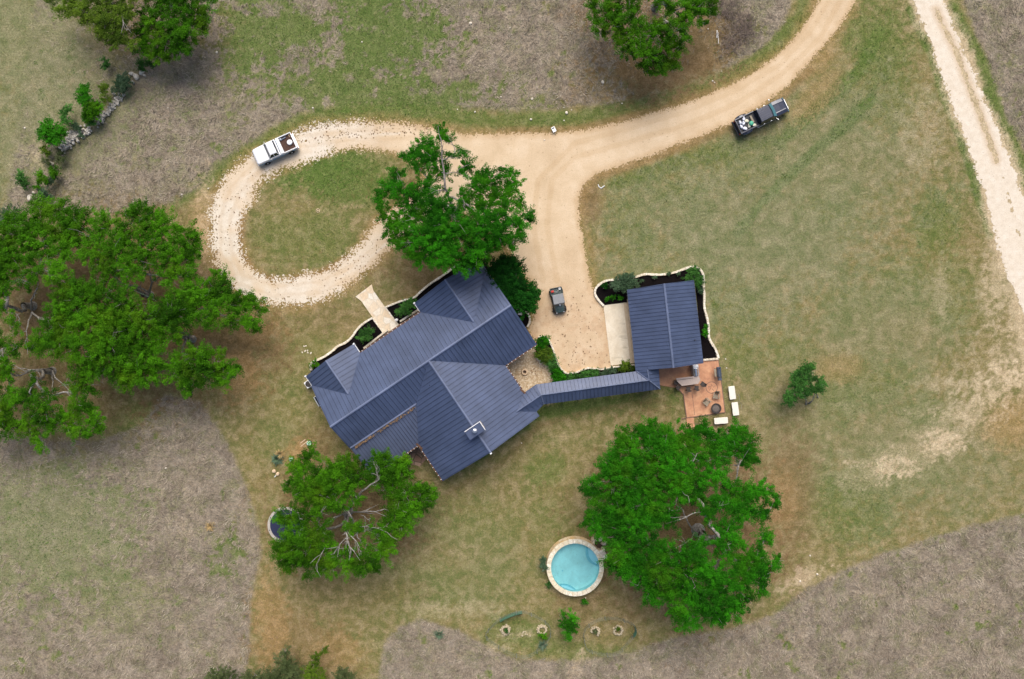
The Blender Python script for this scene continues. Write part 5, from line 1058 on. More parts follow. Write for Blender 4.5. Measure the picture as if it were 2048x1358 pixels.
# ---- dark dual-wheel pickup, front to upper right ; length 6.4
t = at('pickup_truck', 'dark navy crew cab dual wheel pickup loaded with bags, parked on grass by the driveway', 'pickup truck', 1516.8, 237.5, (.9, -.436))
b = MB(); b.loft([sect(-3.12, .86, .55, 1.0, .96), sect(-3.05, .92, .5, 1.05, .96), sect(-.75, .93, .5, 1.06, .96), sect(.2, .98, .5, 1.1, .95), sect(1.5, .98, .5, 1.12, .95), sect(2.3, .98, .5, 1.12, .94), sect(2.95, .95, .5, 1.05, .92), sect(3.15, .85, .55, .95, .9)])
b.build('body', 'truck_navy', t, bevel=.03)
h = MB(); h.loft([[(x, -w_, 1.0), (x, w_, 1.0), (x, w_*.96, z-.05), (x, w_*.55, z), (x, w_*.45, z-.015), (x, -w_*.45, z-.015), (x, -w_*.55, z), (x, -w_*.96, z-.05)] for x, w_, z in ((1.5, .93, 1.30), (2.2, .92, 1.27), (2.85, .88, 1.20), (3.08, .80, 1.10))]); h.build('hood', 'truck_navy', t, bevel=.02)
m = MB(); m.box((3.17, 0, .86), (.06, 1.25, .35)); m.build('grille', 'chrome', t)
for x in (3.22, -3.22): m = MB(); m.box((x, 0, .62), (.2, 1.85, .22)); m.build('bumper', 'truck_navy_trim', t, bevel=.04)
for y in (-.8, .8):
    m = MB(); m.box((3.12, y*.92, .86), (.12, .24, .18)); m.build('headlight', 'glass_teal', t, bevel=.03)
    m = MB(); m.box((-3.10, y, .86), (.06, .14, .3)); m.build('tail_light', 'red_plastic', t)
    m = MB(); m.box((.4, y*1.13, .42), (2.3, .18, .06)); m.build('running_board', 'chrome', t)
g = MB(); g.loft([[(-.72, -.93, 1.08), (1.62, -.93, 1.08), (1.62, .93, 1.08), (-.72, .93, 1.08)], [(-.60, -.78, 1.80), (.86, -.76, 1.80), (.86, .76, 1.80), (-.60, .78, 1.80)]]); g.build('side_window', 'glass_dark', t)
ws = MB(); pts = []
for k in range(9):
    y = -.84+k*.21; bow = .10*(1-(y/.84)**2); pts.append(((1.58+bow, y, 1.14), (.90+bow*.9, y*.9, 1.795)))
vs = [p for a in pts for p in a]; vs2 = [(p[0]+.02, p[1], p[2]+.02) for p in vs]; n_ = len(vs)
fs = [(2*k, 2*k+2, 2*k+3, 2*k+1) for k in range(8)]; ws.add(vs+vs2, [f[::-1] for f in fs]+[tuple(i+n_ for i in f) for f in fs]); ws.build('windshield', 'glass_teal', t)
r_ = MB(); r_.loft([[(-.68, -.80, 1.78), (.92, -.77, 1.78), (1.0, 0, 1.79), (.92, .77, 1.78), (-.68, .80, 1.78)], [(-.62, -.74, 1.86), (.80, -.7, 1.86), (.86, 0, 1.87), (.80, .7, 1.86), (-.62, .74, 1.86)]])
for y in (-.5, -.25, 0, .25, .5): r_.box((-.05, y, 1.872), (1.05, .06, .02))
r_.build('roof', 'truck_navy', t, bevel=.02)
m = MB()
for y in (-.86, .86): m.box((-1.95, y, 1.17), (2.4, .12, .30))
m.box((-3.08, 0, 1.15), (.1, 1.7, .30)); m.build('bed_wall', 'truck_navy', t, bevel=.02)
m = MB(); m.box((-1.95, 0, 1.065), (2.3, 1.62, .03)); m.build('bed_floor', 'truck_navy_trim', t)
for s in (-1, 1):
    m = MB(); pr = []
    for x, hw, z in ((-2.95, .0, .82), (-2.8, .20, .98), (-2.4, .27, 1.10), (-2.0, .27, 1.10), (-1.6, .20, .98), (-1.4, 0, .82)): pr.append([(x, s*.90, .55), (x, s*(.92+hw), .58), (x, s*(.92+hw), z-.08), (x, s*(.90+hw*.7), z), (x, s*.88, z+.02)])
    m.loft(pr); m.build('rear_fender', 'truck_navy', t, smooth=False, bevel=.02)
    m = MB(); m.tube([(1.35, s*.95, 1.25), (1.38, s*1.2, 1.3)], .03, 5); m.box((1.38, s*1.24, 1.32), (.10, .18, .26)); m.build('mirror', 'chrome', t, bevel=.02)
    for y in (.80, 1.06): wheel(t, -2.2, s*y, .40, .22, name='wheel')
    wheel(t, 2.25, s*.84, .40, .26)
    for x in (-.1, .8):
        m = MB(); m.box((x, s*.985, 1.0), (.18, .04, .04)); m.build('door_handle', 'chrome', t)
rr = random.Random(4)
bags = [(-2.65, .35, 'white_bag', 'white feed bag at the tailgate corner of the dark pickup bed'), (-2.75, -.15, 'white_bag', 'white bag against the tailgate of the dark pickup'), (-2.45, -.5, 'white_bag', 'white bag in the near rear corner of the dark pickup bed'), (-2.35, .1, 'white_bag', 'crumpled lilac white bag in the middle rear of the dark pickup bed'), (-2.1, .55, 'white_bag', 'white bag nearest the driveway side in the dark pickup bed'), (-1.9, .2, 'cream_bag', 'cream bag in the centre of the dark pickup bed'), (-1.85, -.45, 'cream_bag', 'pale flattened bag under the green sack in the dark pickup bed'), (-1.3, -.6, 'cream_bag', 'small cream bag behind the cab of the dark pickup')]
for k, (x, y, mt, lb) in enumerate(bags):
    mb = MB(); mb.rock((0, 0, .12), (rr.uniform(.42, .6), rr.uniform(.34, .45), .26), k, 0); mb.rock((.12, .1, .22), (.26, .22, .12), k+9, 0)
    inside('bag', mb, mt, t, (x, y, 1.07), lb, 'bag', smooth=False, rot=rr.random()*3, bevel=.03, group='bags in the dark pickup')
mb = MB(); mb.lathe([(.17, 0), (.25, .08), (.26, .25), (.2, .34), (.08, .38)], (0, 0, 0), 12); inside('green_sack', mb, 'green_bag', t, (-1.62, -.30, 1.2), 'bright green round sack in the dark pickup bed', 'sack')
mb = MB(); mb.box((0, 0, .12), (.18, .8, .22)); mb.box((0, 0, .25), (.22, .84, .03)); inside('wooden_crate', mb, 'weathered_wood', t, (-1.3, .1, 1.08), 'narrow brown wooden box standing behind the cab of the dark pickup', 'box', bevel=.01)
# ---- utility vehicle, front points down
t = at('utility_vehicle', 'small dark green utility vehicle with grey roof parked in front of the garage', 'utility vehicle', 1115.2, 602, (.2, .98))
b = MB(); b.loft([sect(-1.5, .70, .35, .62, .95), sect(-1.0, .74, .3, .65, .95), sect(.3, .72, .3, .62, .95), sect(.9, .74, .32, .82, .85), sect(1.35, .68, .35, .74, .8), sect(1.48, .55, .4, .62, .8)]); b.build('body', 'black_plastic', t, bevel=.03)
h = MB(); h.loft([[(x, -w_, .7), (x, w_, .7), (x, w_*.85, z-.03), (x, w_*.3, z), (x, -w_*.3, z), (x, -w_*.85, z-.03)] for x, w_, z in ((.60, .60, .98), (.95, .62, .95), (1.3, .52, .84), (1.42, .35, .76))]); h.build('hood', 'utv_green', t, bevel=.03)
m = MB(); m.box((-1.1, 0, .70), (.82, 1.4, .05))
for y in (-.69, .69): m.box((-1.1, y, .84), (.84, .05, .26))
for x in (-1.52, -.70): m.box((x, 0, .84), (.05, 1.4, .26))
m.build('cargo_bed', 'utv_green', t, bevel=.01)
m = MB()
for x, y, x2 in ((.62, -.62, .42), (.62, .62, .42), (-.62, -.62, -.62), (-.62, .62, -.62)): m.tube([(x, y, .75), (x2, y*.97, 1.82)], .03, 6)
m.build('roll_cage', 'black_plastic', t)
m = MB(); m.loft([[(-.68, -.64, 1.83), (.44, -.66, 1.83), (.44, .66, 1.83), (-.68, .64, 1.83)], [(-.64, -.6, 1.88), (.38, -.62, 1.88), (.38, .62, 1.88), (-.64, .6, 1.88)]]); m.box((.1, .1, 1.885), (.3, .25, .01)); m.build('roof', 'utv_roof', t, bevel=.02)
for y in (-.3, .3):
    m = MB(); m.box((-.25, y, .76), (.45, .48, .14)); m.box((-.47, y, 1.02), (.12, .46, .5)); m.build('seat', 'black_plastic', t, bevel=.04)
m = MB(); m.ringwall((0, 0, 0), .13, .16, 0, .03, 18); o = m.build('steering_wheel', 'black_plastic', t); o.location = (.32, .3, 1.12); o.rotation_euler = (0, -.7, 0)
m = MB(); m.lathe([(.0, 0), (.09, .02), (.11, .03)], (.56, .1, .99), 12); m.build('dash_cover', 'white_paint', t)
for y in (-.42, .42): m = MB(); m.box((1.40, y, .72), (.06, .16, .08)); m.build('headlight', 'chrome', t)
for x in (-1.05, 1.0):
    for y in (-.68, .68): wheel(t, x, y, .31, .24, 'black_plastic')
mb = MB(); mb.box((0, 0, .16), (.26, .32, .3), taper=.9); mb.lathe([(.05, .31), (.05, .37), (.03, .37)], (.05, 0, 0), 8); inside('fuel_can', mb, 'red_plastic', t, (-1.15, -.45, .73), 'bright red fuel can in the cargo bed of the utility vehicle', 'fuel can', bevel=.03)
mb = MB(); mb.lathe([(.10, 0), (.13, .25), (.14, .26), (.11, .26), (.1, .05)], (0, 0, 0), 14); inside('bucket', mb, 'white_paint', t, (-1.32, .45, .73), 'white bucket in the cargo bed corner of the utility vehicle', 'bucket')
for k, (x, y) in enumerate(((-1.05, -.15), (-1.0, .05), (-1.1, .22))):
    mb = MB(); mb.lathe([(.05, 0), (.06, .12), (.05, .2), (.02, .25), (.02, .28)], (0, 0, 0), 10); inside('bottle', mb, ('cream_bag', 'white_bag', 'cream_bag')[k], t, (x, y, .73), '%s of the three pale bottles beside the red fuel can' % ('nearest', 'middle one', 'farthest')[k], 'bottle', group='bottles in the utility vehicle')
# ---- raised pool : rim at photo (1150,1135) r 57
PZ = 1.05; pc = P(1150.5, 1135.5, PZ); t = thing('swimming_pool', 'round raised plunge pool of tan stone full of clear turquoise water', 'pool', (pc.x, pc.y, 0)); kz = (CAM_H-PZ)/FPX
RO = 56.5*kz; RI = 48.3*kz
m = MB(); m.lathe([(RO+.12, 0), (RO+.02, PZ-.09), (RO-.3, PZ-.09)], (0, 0, 0), 72, cap=False); m.build('wall', 'pool_wall_stone', t)
m = MB()
for j in range(34):
    a0 = 2*math.pi*j/34; a1 = 2*math.pi*(j+.94)/34; vs = []
    for z in (PZ-.09, PZ-random.uniform(0, .015)):
        for q in (a0, (a0+a1)/2, a1): vs.append((RI*math.cos(q), RI*math.sin(q), z)); vs.append(((RO+.05)*math.cos(q), (RO+.05)*math.sin(q), z))
    m.add(vs, [(0, 2, 3, 1), (2, 4, 5, 3), (6, 7, 9, 8), (8, 9, 11, 10), (0, 1, 7, 6), (4, 10, 11, 5), (0, 6, 8, 2), (2, 8, 10, 4), (1, 3, 9, 7), (3, 5, 11, 9)])
m.build('coping', 'pool_coping', t, bevel=.015)
m = MB(); m.lathe([(RI+.03, PZ-.05), (RI+.03, .12), (RI-.3, .05), (.1, .03), (.0, .03)], (0, 0, 0), 64, cap=False); m.build('basin', 'pool_plaster', t, smooth=False)
m = MB(); m.lathe([(RI+.025, PZ-.22), (RI*.5, PZ-.22), (.001, PZ-.22)], (0, 0, 0), 64, cap=False); m.build('water', 'pool_water', t)
def arcledge(a0, a1, cx, cy, rr2, z0, z1, mat, nm):
    """ledge in the basin: region of the basin disc inside a circle"""
    pts = []
    for k in range(25):
        q = a0+(a1-a0)*k/24; pts.append(((RI+.0)*math.cos(q), (RI+.0)*math.sin(q)))
    inn = []
    p0, p1 = pts[-1], pts[0]
    for k in range(1, 16):
        s = k/16; x = p0[0]+(p1[0]-p0[0])*s; y = p0[1]+(p1[1]-p0[1])*s; o_ = math.sin(math.pi*s)*rr2; d = Vector((-(cx), -(cy))).normalized(); inn.append((x+d.x*o_, y+d.y*o_))
    mm = MB(); mm.prism(pts+inn, z0, z1); mm.build(nm, mat, t)
    return inn
arcledge(R(-2), R(60), .8, .55, .75, 0, .30, 'pool_line', 'step'); arcledge(R(2), R(56), .8, .55, .50, 0, .48, 'pool_ledge', 'step'); arcledge(R(10), R(46), .8, .55, .22, 0, .62, 'pool_ledge', 'step')
arcledge(R(-128), R(-88), -.35, -.9, .22, 0, .40, 'pool_line', 'bench'); arcledge(R(-127), R(-90), -.35, -.9, .14, 0, .50, 'pool_ledge', 'bench')
c = rel(1124.5, 1139, -.4, (pc.x, pc.y, 0)); m = MB(); m.lathe([(.10, 0), (.09, .03), (.02, .03)], (c[0], c[1], .03), 12); m.build('drain', 'pool_line', t)
# stone spillway box
sx = P(1197, 1093, 0); t2 = thing('stone_planter', 'rough tan stone box with a dark hollow attached to the upper right of the pool', 'planter', sx)
m = MB()
for x, y, z, d in ((1186, 1081, .35, (.8, .5, .7)), (1192, 1077, .3, (.7, .45, .6)), (1201, 1078, .35, (.7, .5, .7)), (1208, 1086, .35, (.5, .8, .7)), (1206, 1098, .4, (.6, .6, .8)), (1198, 1101, .45, (.55, .6, .9)), (1186, 1086, .5, (.5, .5, .5))):
    p = P(x, y, z); m.rock((p.x-sx.x, p.y-sx.y, z), d, int(x), x)
m.build('stone', 'wall_stone', t2)
p = P(1206, 1110, .9); m = MB(); m.box((p.x-sx.x, p.y-sx.y, .45), (.75, 1.1, .9), .45); m.box((p.x-sx.x-.2, p.y-sx.y+.1, .96), (.5, .9, .1), .45); m.build('spout', 'limestone', t2, bevel=.03)
p = P(1196, 1090, 0); m = MB(); m.lathe([(.5, .0), (.5, .12), (.0, .12)], (p.x-sx.x, p.y-sx.y, 0), 14); m.build('hollow', 'dirt_dark', t2)
# ---- trampoline
tc = P(571, 1050, .9); t = thing('trampoline', 'round trampoline with dark blue mat and beige rim half under the oak', 'trampoline', (tc.x, tc.y, 0)); rt = 36*(CAM_H-.9)/FPX
m = MB(); m.lathe([(rt-.30, .88), (.001, .84)], (0, 0, 0), 40, cap=False); m.build('jumping_mat', 'trampoline_mat', t)
m = MB(); m.ringwall((0, 0, 0), rt-.30, rt, .86, .91, 48); m.build('rim_pad', 'trampoline_pad', t)
for j in range(8):
    q = 2*math.pi*j/8+.2; m = MB(); m.tube([(rt*.97*math.cos(q), rt*.97*math.sin(q), .86), (rt*.97*math.cos(q), rt*.97*math.sin(q), 0)], .025, 6); m.build('leg', 'steel', t)
    m = MB(); q += .12; m.box(((rt-.16)*math.cos(q), (rt-.16)*math.sin(q), .92), (.1, .1, .02), q); m.build('strap', 'black_plastic', t)
# ---- chairs, bar, grill on the patio
def bar_chair(label, px, py, face, grp):
    t = at('bar_chair', label, 'chair', px, py, face, .1, grp)
    m = MB(); m.box((0, 0, .66), (.48, .50, .10)); m.build('seat', 'wicker', t, bevel=.03)
    m = MB(); pts = [(-.24+.10*(abs(k)/3)**2*1.2, k*.085) for k in range(-3, 4)]
    m.loft([[(x, y, .7), (x-.05, y, .7), (x-.1, y, 1.15), (x-.05, y, 1.15)] for x, y in pts]); m.build('backrest', 'wicker', t)
    for x in (-.2, .2):
        for y in (-.21, .21): m = MB(); m.tube([(x, y, .62), (x*1.1, y*1.1, 0)], .022, 6); m.build('leg', 'iron', t)
    return t
G = 'dark wicker bar chairs round the outdoor counter'
bar_chair('dark wicker bar chair at the lower left corner of the outdoor counter', 1353.5, 774, (.7, -.7), G)
bar_chair('dark wicker bar chair, left of the two on the straight counter side', 1373.9, 777, (.1, -1), G)
bar_chair('dark wicker bar chair, right of the two on the straight counter side', 1390, 775, (.1, -1), G)
bar_chair('dark wicker bar chair turned at the right corner of the outdoor counter', 1402.5, 767.5, (-.7, -.6), G)
bar_chair('dark wicker bar chair at the left end of the outdoor counter', 1349.5, 764, (1, .1), G)
cb = P(1377, 760, 0); t = thing('outdoor_counter', 'angular pinkish stone outdoor bar counter on the patio by the garage', 'counter', cb)
top = [(1352, 756.4), (1386.4, 752.6), (1397.7, 751.4), (1400.8, 760), (1396.5, 767.6), (1363.9, 772), (1353.9, 762.6)]
m = MB(); m.prism([(rel(x, y, 1.12, cb)[0], rel(x, y, 1.12, cb)[1]) for x, y in top], 1.06, 1.12); m.build('countertop', 'counter_stone', t, bevel=.01)
ins = [(1356, 757.5), (1386, 754.5), (1396, 753.5), (1397.5, 759.5), (1391, 762.5), (1360, 766)]
m = MB(); m.prism([(rel(x, y, 1.0, cb)[0], rel(x, y, 1.0, cb)[1]) for x, y in ins], .1, 1.06); m.build('base', 'wall_stone', t)
m = MB(); a = rel(1354, 760.3, 1.13, cb); b_ = rel(1386, 756.2, 1.13, cb); m.box(((a[0]+b_[0])/2, (a[1]+b_[1])/2, 1.125), (math.dist(a[:2], b_[:2]), .05, .02), math.atan2(b_[1]-a[1], b_[0]-a[0])); m.build('counter_joint', 'iron', t)
m = MB(); pts = [(1386.5, 752), (1384.6, 729), (1396.5, 727.5), (1399, 750.5)]; m.prism([(rel(x, y, .95, cb)[0], rel(x, y, .95, cb)[1]) for x, y in pts], .1, .94); m.build('side_counter', 'counter_stone', t)
gb = P(1390.5, 744.2, .95); t = thing('gas_grill', 'stainless gas grill with rounded lid set in the patio side counter', 'grill', gb, R(7))
m = MB(); m.box((0, 0, .1), (.56, .92, .2)); m.build('firebox', 'steel', t, bevel=.02)
m = MB(); m.loft([[(-.26+.52*k/6, y, .2+.24*math.sin(math.pi*k/6)) for k in range(7)] for y in (-.42, .42)]); m.build('lid', 'chrome', t)
m = MB(); m.tube([(.3, -.3, .28), (.3, .3, .28)], .015, 6); m.build('handle', 'steel', t)
m = MB()
for y in (-.3, -.1, .1, .3): m.cyl_axis((.29, y, .1), (1, 0, 0), .025, .04, 8)
m.build('control_knob', 'black_plastic', t)
m = MB(); m.box((0, 0, .0), (.62, .34, .14)); m.box((0, 0, .08), (.56, .28, .03)); one('side_burner', m, 'white_paint', 1391, 732.5, 'square white side burner lid between the gas grill and the garage roof', 'burner', rot=R(7), z=1.02, bevel=.02)
t = at('smoker', 'dark steel barrel smoker standing on the right edge of the patio', 'smoker', 1433.6, 744, (.1, 1), .1)
m = MB(); m.tube([(-.62, 0, .85), (.55, 0, .85)], .27, 16); m.build('barrel', 'smoker_steel', t)
m = MB(); m.box((.78, .04, .72), (.36, .40, .36)); m.box((.78, .04, .92), (.30, .34, .04)); m.build('firebox', 'smoker_steel', t, bevel=.02)
m = MB(); m.box((0, -.38, .74), (.9, .22, .03)); m.build('shelf', 'weathered_wood', t)
m = MB(); m.tube([(-.5, 0, 1.1), (-.5, 0, 1.55)], .05, 10); m.build('chimney_pipe', 'smoker_steel', t)
m = MB(); m.tube([(-.2, -.27, .98), (.2, -.27, .98)], .015, 6); m.build('handle', 'chrome', t)
for x in (-.45, .4):
    for y in (-.2, .2): m = MB(); m.tube([(x, y, .65), (x, y*1.3, 0)], .02, 6); m.build('leg', 'iron', t)
def lounge_chair(label, px, py, face, grp):
    t = at('patio_chair', label, 'chair', px, py, face, .1, grp)
    for k in range(5): 
        pass
    m = MB()
    for k in range(5): m.box((-.16+.11*k, 0, .38-.02*(4-k)), (.095, .52, .02))
    m.build('seat', 'weathered_wood', t)
    m = MB()
    for k in range(5): m.box((-.42, -.21+.105*k, .72), (.03, .09, .62-.05*abs(k-2)), 0, shift=-.16)
    m.build('backrest', 'weathered_wood', t)
    for y in (-.33, .33):
        m = MB(); m.box((-.02, y, .58), (.72, .11, .025)); m.build('armrest', 'weathered_wood', t)
        m = MB(); m.box((.28, y, .29), (.08, .03, .57)); m.build('leg', 'weathered_wood', t)
        m = MB(); m.box((-.3, y, .29), (.08, .03, .57)); m.build('leg', 'weathered_wood', t)
    m = MB(); m.box((-.30, 0, .52), (.16, .46, .24), shift=-.06); m.build('cushion', 'cushion_brown', t, bevel=.04)
    return t
G = 'slatted patio chairs by the fire pit'
lounge_chair('slatted wooden patio chair straddling the lower edge of the patio medallion', 1430.5, 791, (-.12, 1), G)
lounge_chair('slatted wooden patio chair angled toward the fire pit, left of its twin', 1411.5, 803.5, (.8, .75), G)
t = at('fire_pit', 'round black iron fire pit bowl on the lower right of the patio', 'fire pit', 1430.3, 816, (1, 0), .1)
m = MB(); m.lathe([(.20, .12), (.40, .26), (.50, .42), (.56, .43), (.56, .40)], (0, 0, 0), 28, cap=False); m.lathe([(.40, .41), (.38, .36), (.2, .24)], (0, 0, 0), 24, cap=False); m.build('bowl', 'iron', t)
m = MB(); m.lathe([(.46, .36), (.25, .39), (.02, .41)], (0, 0, 0), 20, cap=False); m.build('ash', 'ash', t)
m = MB(); m.ringwall((0, 0, 0), .46, .60, .43, .46, 28); m.build('rim', 'iron', t)
for k in range(3): q = k*2.09; m = MB(); m.tube([(.3*math.cos(q), .3*math.sin(q), .28), (.42*math.cos(q), .42*math.sin(q), 0)], .025, 6); m.build('leg', 'iron', t)
def block_bench(label, px, py, face, L, grp):
    t = at('stone_bench', label, 'bench', px, py, face, 0, grp)
    m = MB(); m.rock((0, 0, .40), (L, .78, .14), 1, 0) if False else m.loft([[(x, -.36*k, .32), (x, .36*k, .32), (x, .37*k, .46), (x, -.37*k, .46)] for x, k in ((-L/2, .96), (-L/4, 1.02), (0, .98), (L/4, 1.03), (L/2, .95))]); m.build('seat', 'bench_block', t, bevel=.03)
    for s in (-1, 1): m = MB(); m.box((s*L*.32, 0, .16), (.26, .56, .32), taper=.92); m.build('leg', 'bench_block', t, bevel=.02)
    return t
G = 'pale stone block benches by the patio'
block_bench('pale stone block bench, upper of the two right of the patio', 1462, 785, (.13, 1), 1.55, G)
block_bench('pale stone block bench, lower of the two right of the patio', 1468.5, 817, (.13, 1), 1.55, G)
block_bench('pale stone block bench lying crosswise just below the patio', 1440, 840.5, (1, -.08), 1.60, G)
m = MB(); m.tube([(0, 0, .02), (.2, .5, .03), (-.1, .9, .02), (.15, 1.4, .03), (0, 1.8, .02)], .02, 5); one('dead_branch', m, 'bark', 1482, 818, 'thin pale dead twig lying in the grass right of the lower stone bench', 'twig', rot=.2)
# ---- house side items
t = at('air_conditioner', 'round topped air conditioning unit on the grass at the left house corner', 'air conditioner', 621, 767, (.56, .83))
m = MB(); m.box((0, 0, .42), (.84, .84, .84)); m.build('casing', 'white_paint', t, bevel=.08)
m = MB(); m.lathe([(.36, .845), (.36, .86), (.05, .875)], (0, 0, 0), 20); m.build('fan_grille', 'iron', t)
t = at('window_hatch', 'slanted dark cellar hatch with white frame at the left house wall', 'hatch', 638, 801, (.5, .86))
m = MB(); m.box((0, 0, .2), (1.3, .6, .4), taper=.94); m.build('frame', 'white_paint', t, bevel=.02); m = MB(); m.box((0, .03, .42), (1.15, .44, .05)); m.build('lid', 'glass_dark', t)
t = at('utility_box', 'white electric meter box standing by the gable end near the parking area', 'utility box', 1040, 627.3, (1, .1))
m = MB(); m.box((0, 0, .6), (.5, .36, 1.2)); m.build('cabinet', 'white_paint', t, bevel=.03); m = MB(); m.box((0, -.19, .65), (.4, .02, .8)); m.build('door', 'chrome', t)
m = MB(); m.lathe([(.14, 0), (.05, .05), (.04, .5), (.16, .55), (.17, .7), (.05, .78)], (0, 0, 0), 14); one('path_lamp', m, 'white_paint', 795.2, 640, 'small white garden lamp at the house end of the front walk', 'garden lamp')
cr = P(1049.3, 743.8, 0); t = thing('courtyard_basin', 'small round stone basin with dark hollow centre in the courtyard gravel', 'basin', cr)
m = MB(); m.lathe([(.34, 0), (.38, .2), (.34, .32), (.22, .32), (.18, .12)], (0, 0, 0), 22, cap=False); m.build('bowl', 'tan_stone', t); m = MB(); m.lathe([(.19, .14), (.02, .14)], (0, 0, 0), 16, cap=False); m.build('soil', 'dirt_dark', t)
m = MB()
for k in range(7): m.rock((random.uniform(-.35, .35), random.uniform(-.5, .5), .04), (.22, .10, .06), k, k*.7)
one('bark_scraps', m, 'dirt_litter', 1068, 744, 'dark bark scraps beside the courtyard basin', 'bark')
m = MB(); m.rock((0, 0, .14), (.75, .34, .3), 3, 0); m.rock((.4, -.2, .1), (.4, .3, .2), 5, 0); one('garden_boulder', m, 'pale_rock', 1077, 720, 'pale flat boulder between the courtyard gravel and the dark shrub', 'rock', rot=-.6)
# ---- well lids, boards, agave, stones left of rear oak
for x, y, r0, lb in ((619.5, 886, .27, 'mint green round septic riser lid next to the two boards'), (583.5, 917.5, .23, 'mint green round septic riser lid next to the dry agave clump')):
    t = at('septic_lid', lb, 'lid', x, y, (1, 0), 0, 'mint septic riser lids'); m = MB(); m.lathe([(r0*1.12, 0), (r0*1.12, .3), (r0, .32)], (0, 0, 0), 20); m.build('riser', 'dark_plastic_green', t)
    m = MB(); m.lathe([(r0, .32), (r0, .36), (r0*.85, .40), (r0*.3, .43), (.02, .43)], (0, 0, 0), 20, cap=False); m.build('cover', 'mint_lid', t)
for x, y, L, lb in ((608.5, 887.5, 1.05, 'pale wooden board touching the upper mint lid'), (606, 882.5, .7, 'short pale wooden board lying above its longer neighbour')):
    m = MB(); m.box((0, 0, .03), (L, .09, .05)); one('board', m, 'wood_board', x, y, lb, 'board', rot=R(38), bevel=.005)
def spiky(label, px, py, n, L, mat, seed, name='agave', cat='agave', wd=.07, z=.25):
    r = random.Random(seed); m = MB()
    for k in range(n):
        q = r.random()*6.283; e = r.uniform(.15, 1.2); l = L*r.uniform(.6, 1.1); d = Vector((math.cos(q)*math.cos(e), math.sin(q)*math.cos(e), math.sin(e))); s = Vector((-math.sin(q), math.cos(q), 0))*wd
        a = d*l*.06; b_ = d*l*.55; c = d*l+Vector((0, 0, -l*.25*math.cos(e))); m.add([a-s*.6, a+s*.6, b_+s, c, b_-s], [(0, 1, 2, 4), (4, 2, 3)])
    return one(name, m, mat, px, py, label, cat)
spiky('spiky grey green agave clump beside the lower mint lid', 555, 918, 90, 1.0, 'agave', 1); spiky('dry golden grass clump growing in the agave', 561, 908, 130, .85, 'straw', 2, 'dry_grass_clump', 'grass clump', .03)
for i, (x, y, lb) in enumerate([(422, 1052, 'radiating pale dead grass tussock in the lower left field'), (1085, 1290, 'grey green tussock at the edge of the right wire enclosure'), (878, 1268, 'grey green yucca tussock in the dead grass at the bottom')]):
    spiky(lb, x, y, 90, .9, ('straw', 'agave', 'agave')[i], 30+i, 'grass_tussock', 'tussock', .025)
for i, (x, y, s, lb) in enumerate([(548.5, 942, .52, 'round tan stump-like stone, upper of the pair below the agave'), (556, 947.5, .50, 'round flat tan stone, lower of the pair below the agave')]):
    m = MB(); m.rock((0, 0, .1), (s, s*.95, .24), i+3, 0); one('round_stone', m, 'tan_stone', x, y, lb, 'stone', bevel=.03, group='pair of round tan stones')
m = MB(); m.box((0, 0, .04), (.4, .08, .06)); one('wood_scrap', m, 'white_paint', 551.5, 951.5, 'short white stick beside the two round tan stones', 'stick', rot=R(48))
# ---- loose rocks
ROCKS = [(626, 216, .28, 'small white rock on the verge above the white pickup'), (950, 224, .30, 'round white rock on the mown verge left of the roadside cluster'), (915, 219, .2, 'small pale rock in the verge grass above the oak top'), (1062, 239, .34, 'white rock on the verge left of the roadside sign'), (1064, 198, .36, 'pale rock with a dark hole at the edge of the dead grass'), (1133, 226, .42, 'largest white rock of the verge cluster right of the sign'), (1128, 241, .24, 'small white rock below the largest verge rock'), (1128, 215, .18, 'tiny pale rock above the largest verge rock'), (1143, 220, .16, 'tiny pale rock right of the largest verge rock'), (1244, 207, .2, 'pale rock on the brown verge beneath the top tree'), (1089, 280, .2, 'small white rock on the tan driveway below the sign'),
 (1205, 165, .5, 'tan pointed rock in the dead grass left of the top tree'), (1425, 162, .26, 'white rock on the verge inside the driveway bend'), (1429, 165, .2, 'small companion rock at the driveway bend'), (1416, 58, .22, 'white rock on brown litter right of the top tree'), (1262, 110, .2, 'small white rock peeping beside the top tree crown'), (941, 47, .46, 'bright white rock in the tall dead grass at the top'), (1020, 56, .26, 'small white rock right of the bright one at the top'), (724, 84, .24, 'small white rock in the green patch at the top'), (1002, 194, .22, 'small rock at the lower margin of the dead grass'), (434, 105, .36, 'grey white rock in the grass right of the top left trees'), (50, 256, .26, 'white pebble rock in the far left field'), (337, 216, .22, 'small rock in the dry grass right of the rubble wall'), (417, 377, .24, 'white rock beside the bend of the gravel loop'), (364, 389, .34, 'pale rock on the verge above the left oak grove'), (494, 418, .24, 'white rock on the inner rim of the gravel loop'), (332, 936, .30, 'bright white rock in the lower left dead grass'), (1620, 1111, .24, 'white rock on the lawn right of the largest oak'), (1634, 1148, .3, 'white rock at the mown edge, upper of two'), (1600, 1162, .32, 'white rock at the mown edge, lower of two'), (1451, 718, .22, 'cream rock in the grass right of the mulch bed corner'), (1453, 736, .2, 'cream rock in the grass right of the smoker'), (1086, 1140, .18, 'white knob rock at the left foot of the pool'), (1171, 1196, .2, 'small white rock below the pool rim'), (1043, 886, .2, 'grey rock on the lawn right of the chimney end'), (1202, 374, .01, '')]
for i, (x, y, s, lb) in enumerate(ROCKS):
    if not lb: continue
    m = MB(); s *= .8; m.rock((0, 0, s*.22), (s*1.2, s, s*.55), 100+i, i); one('rock', m, 'pale_rock', x, y, lb, 'rock', bevel=.02)
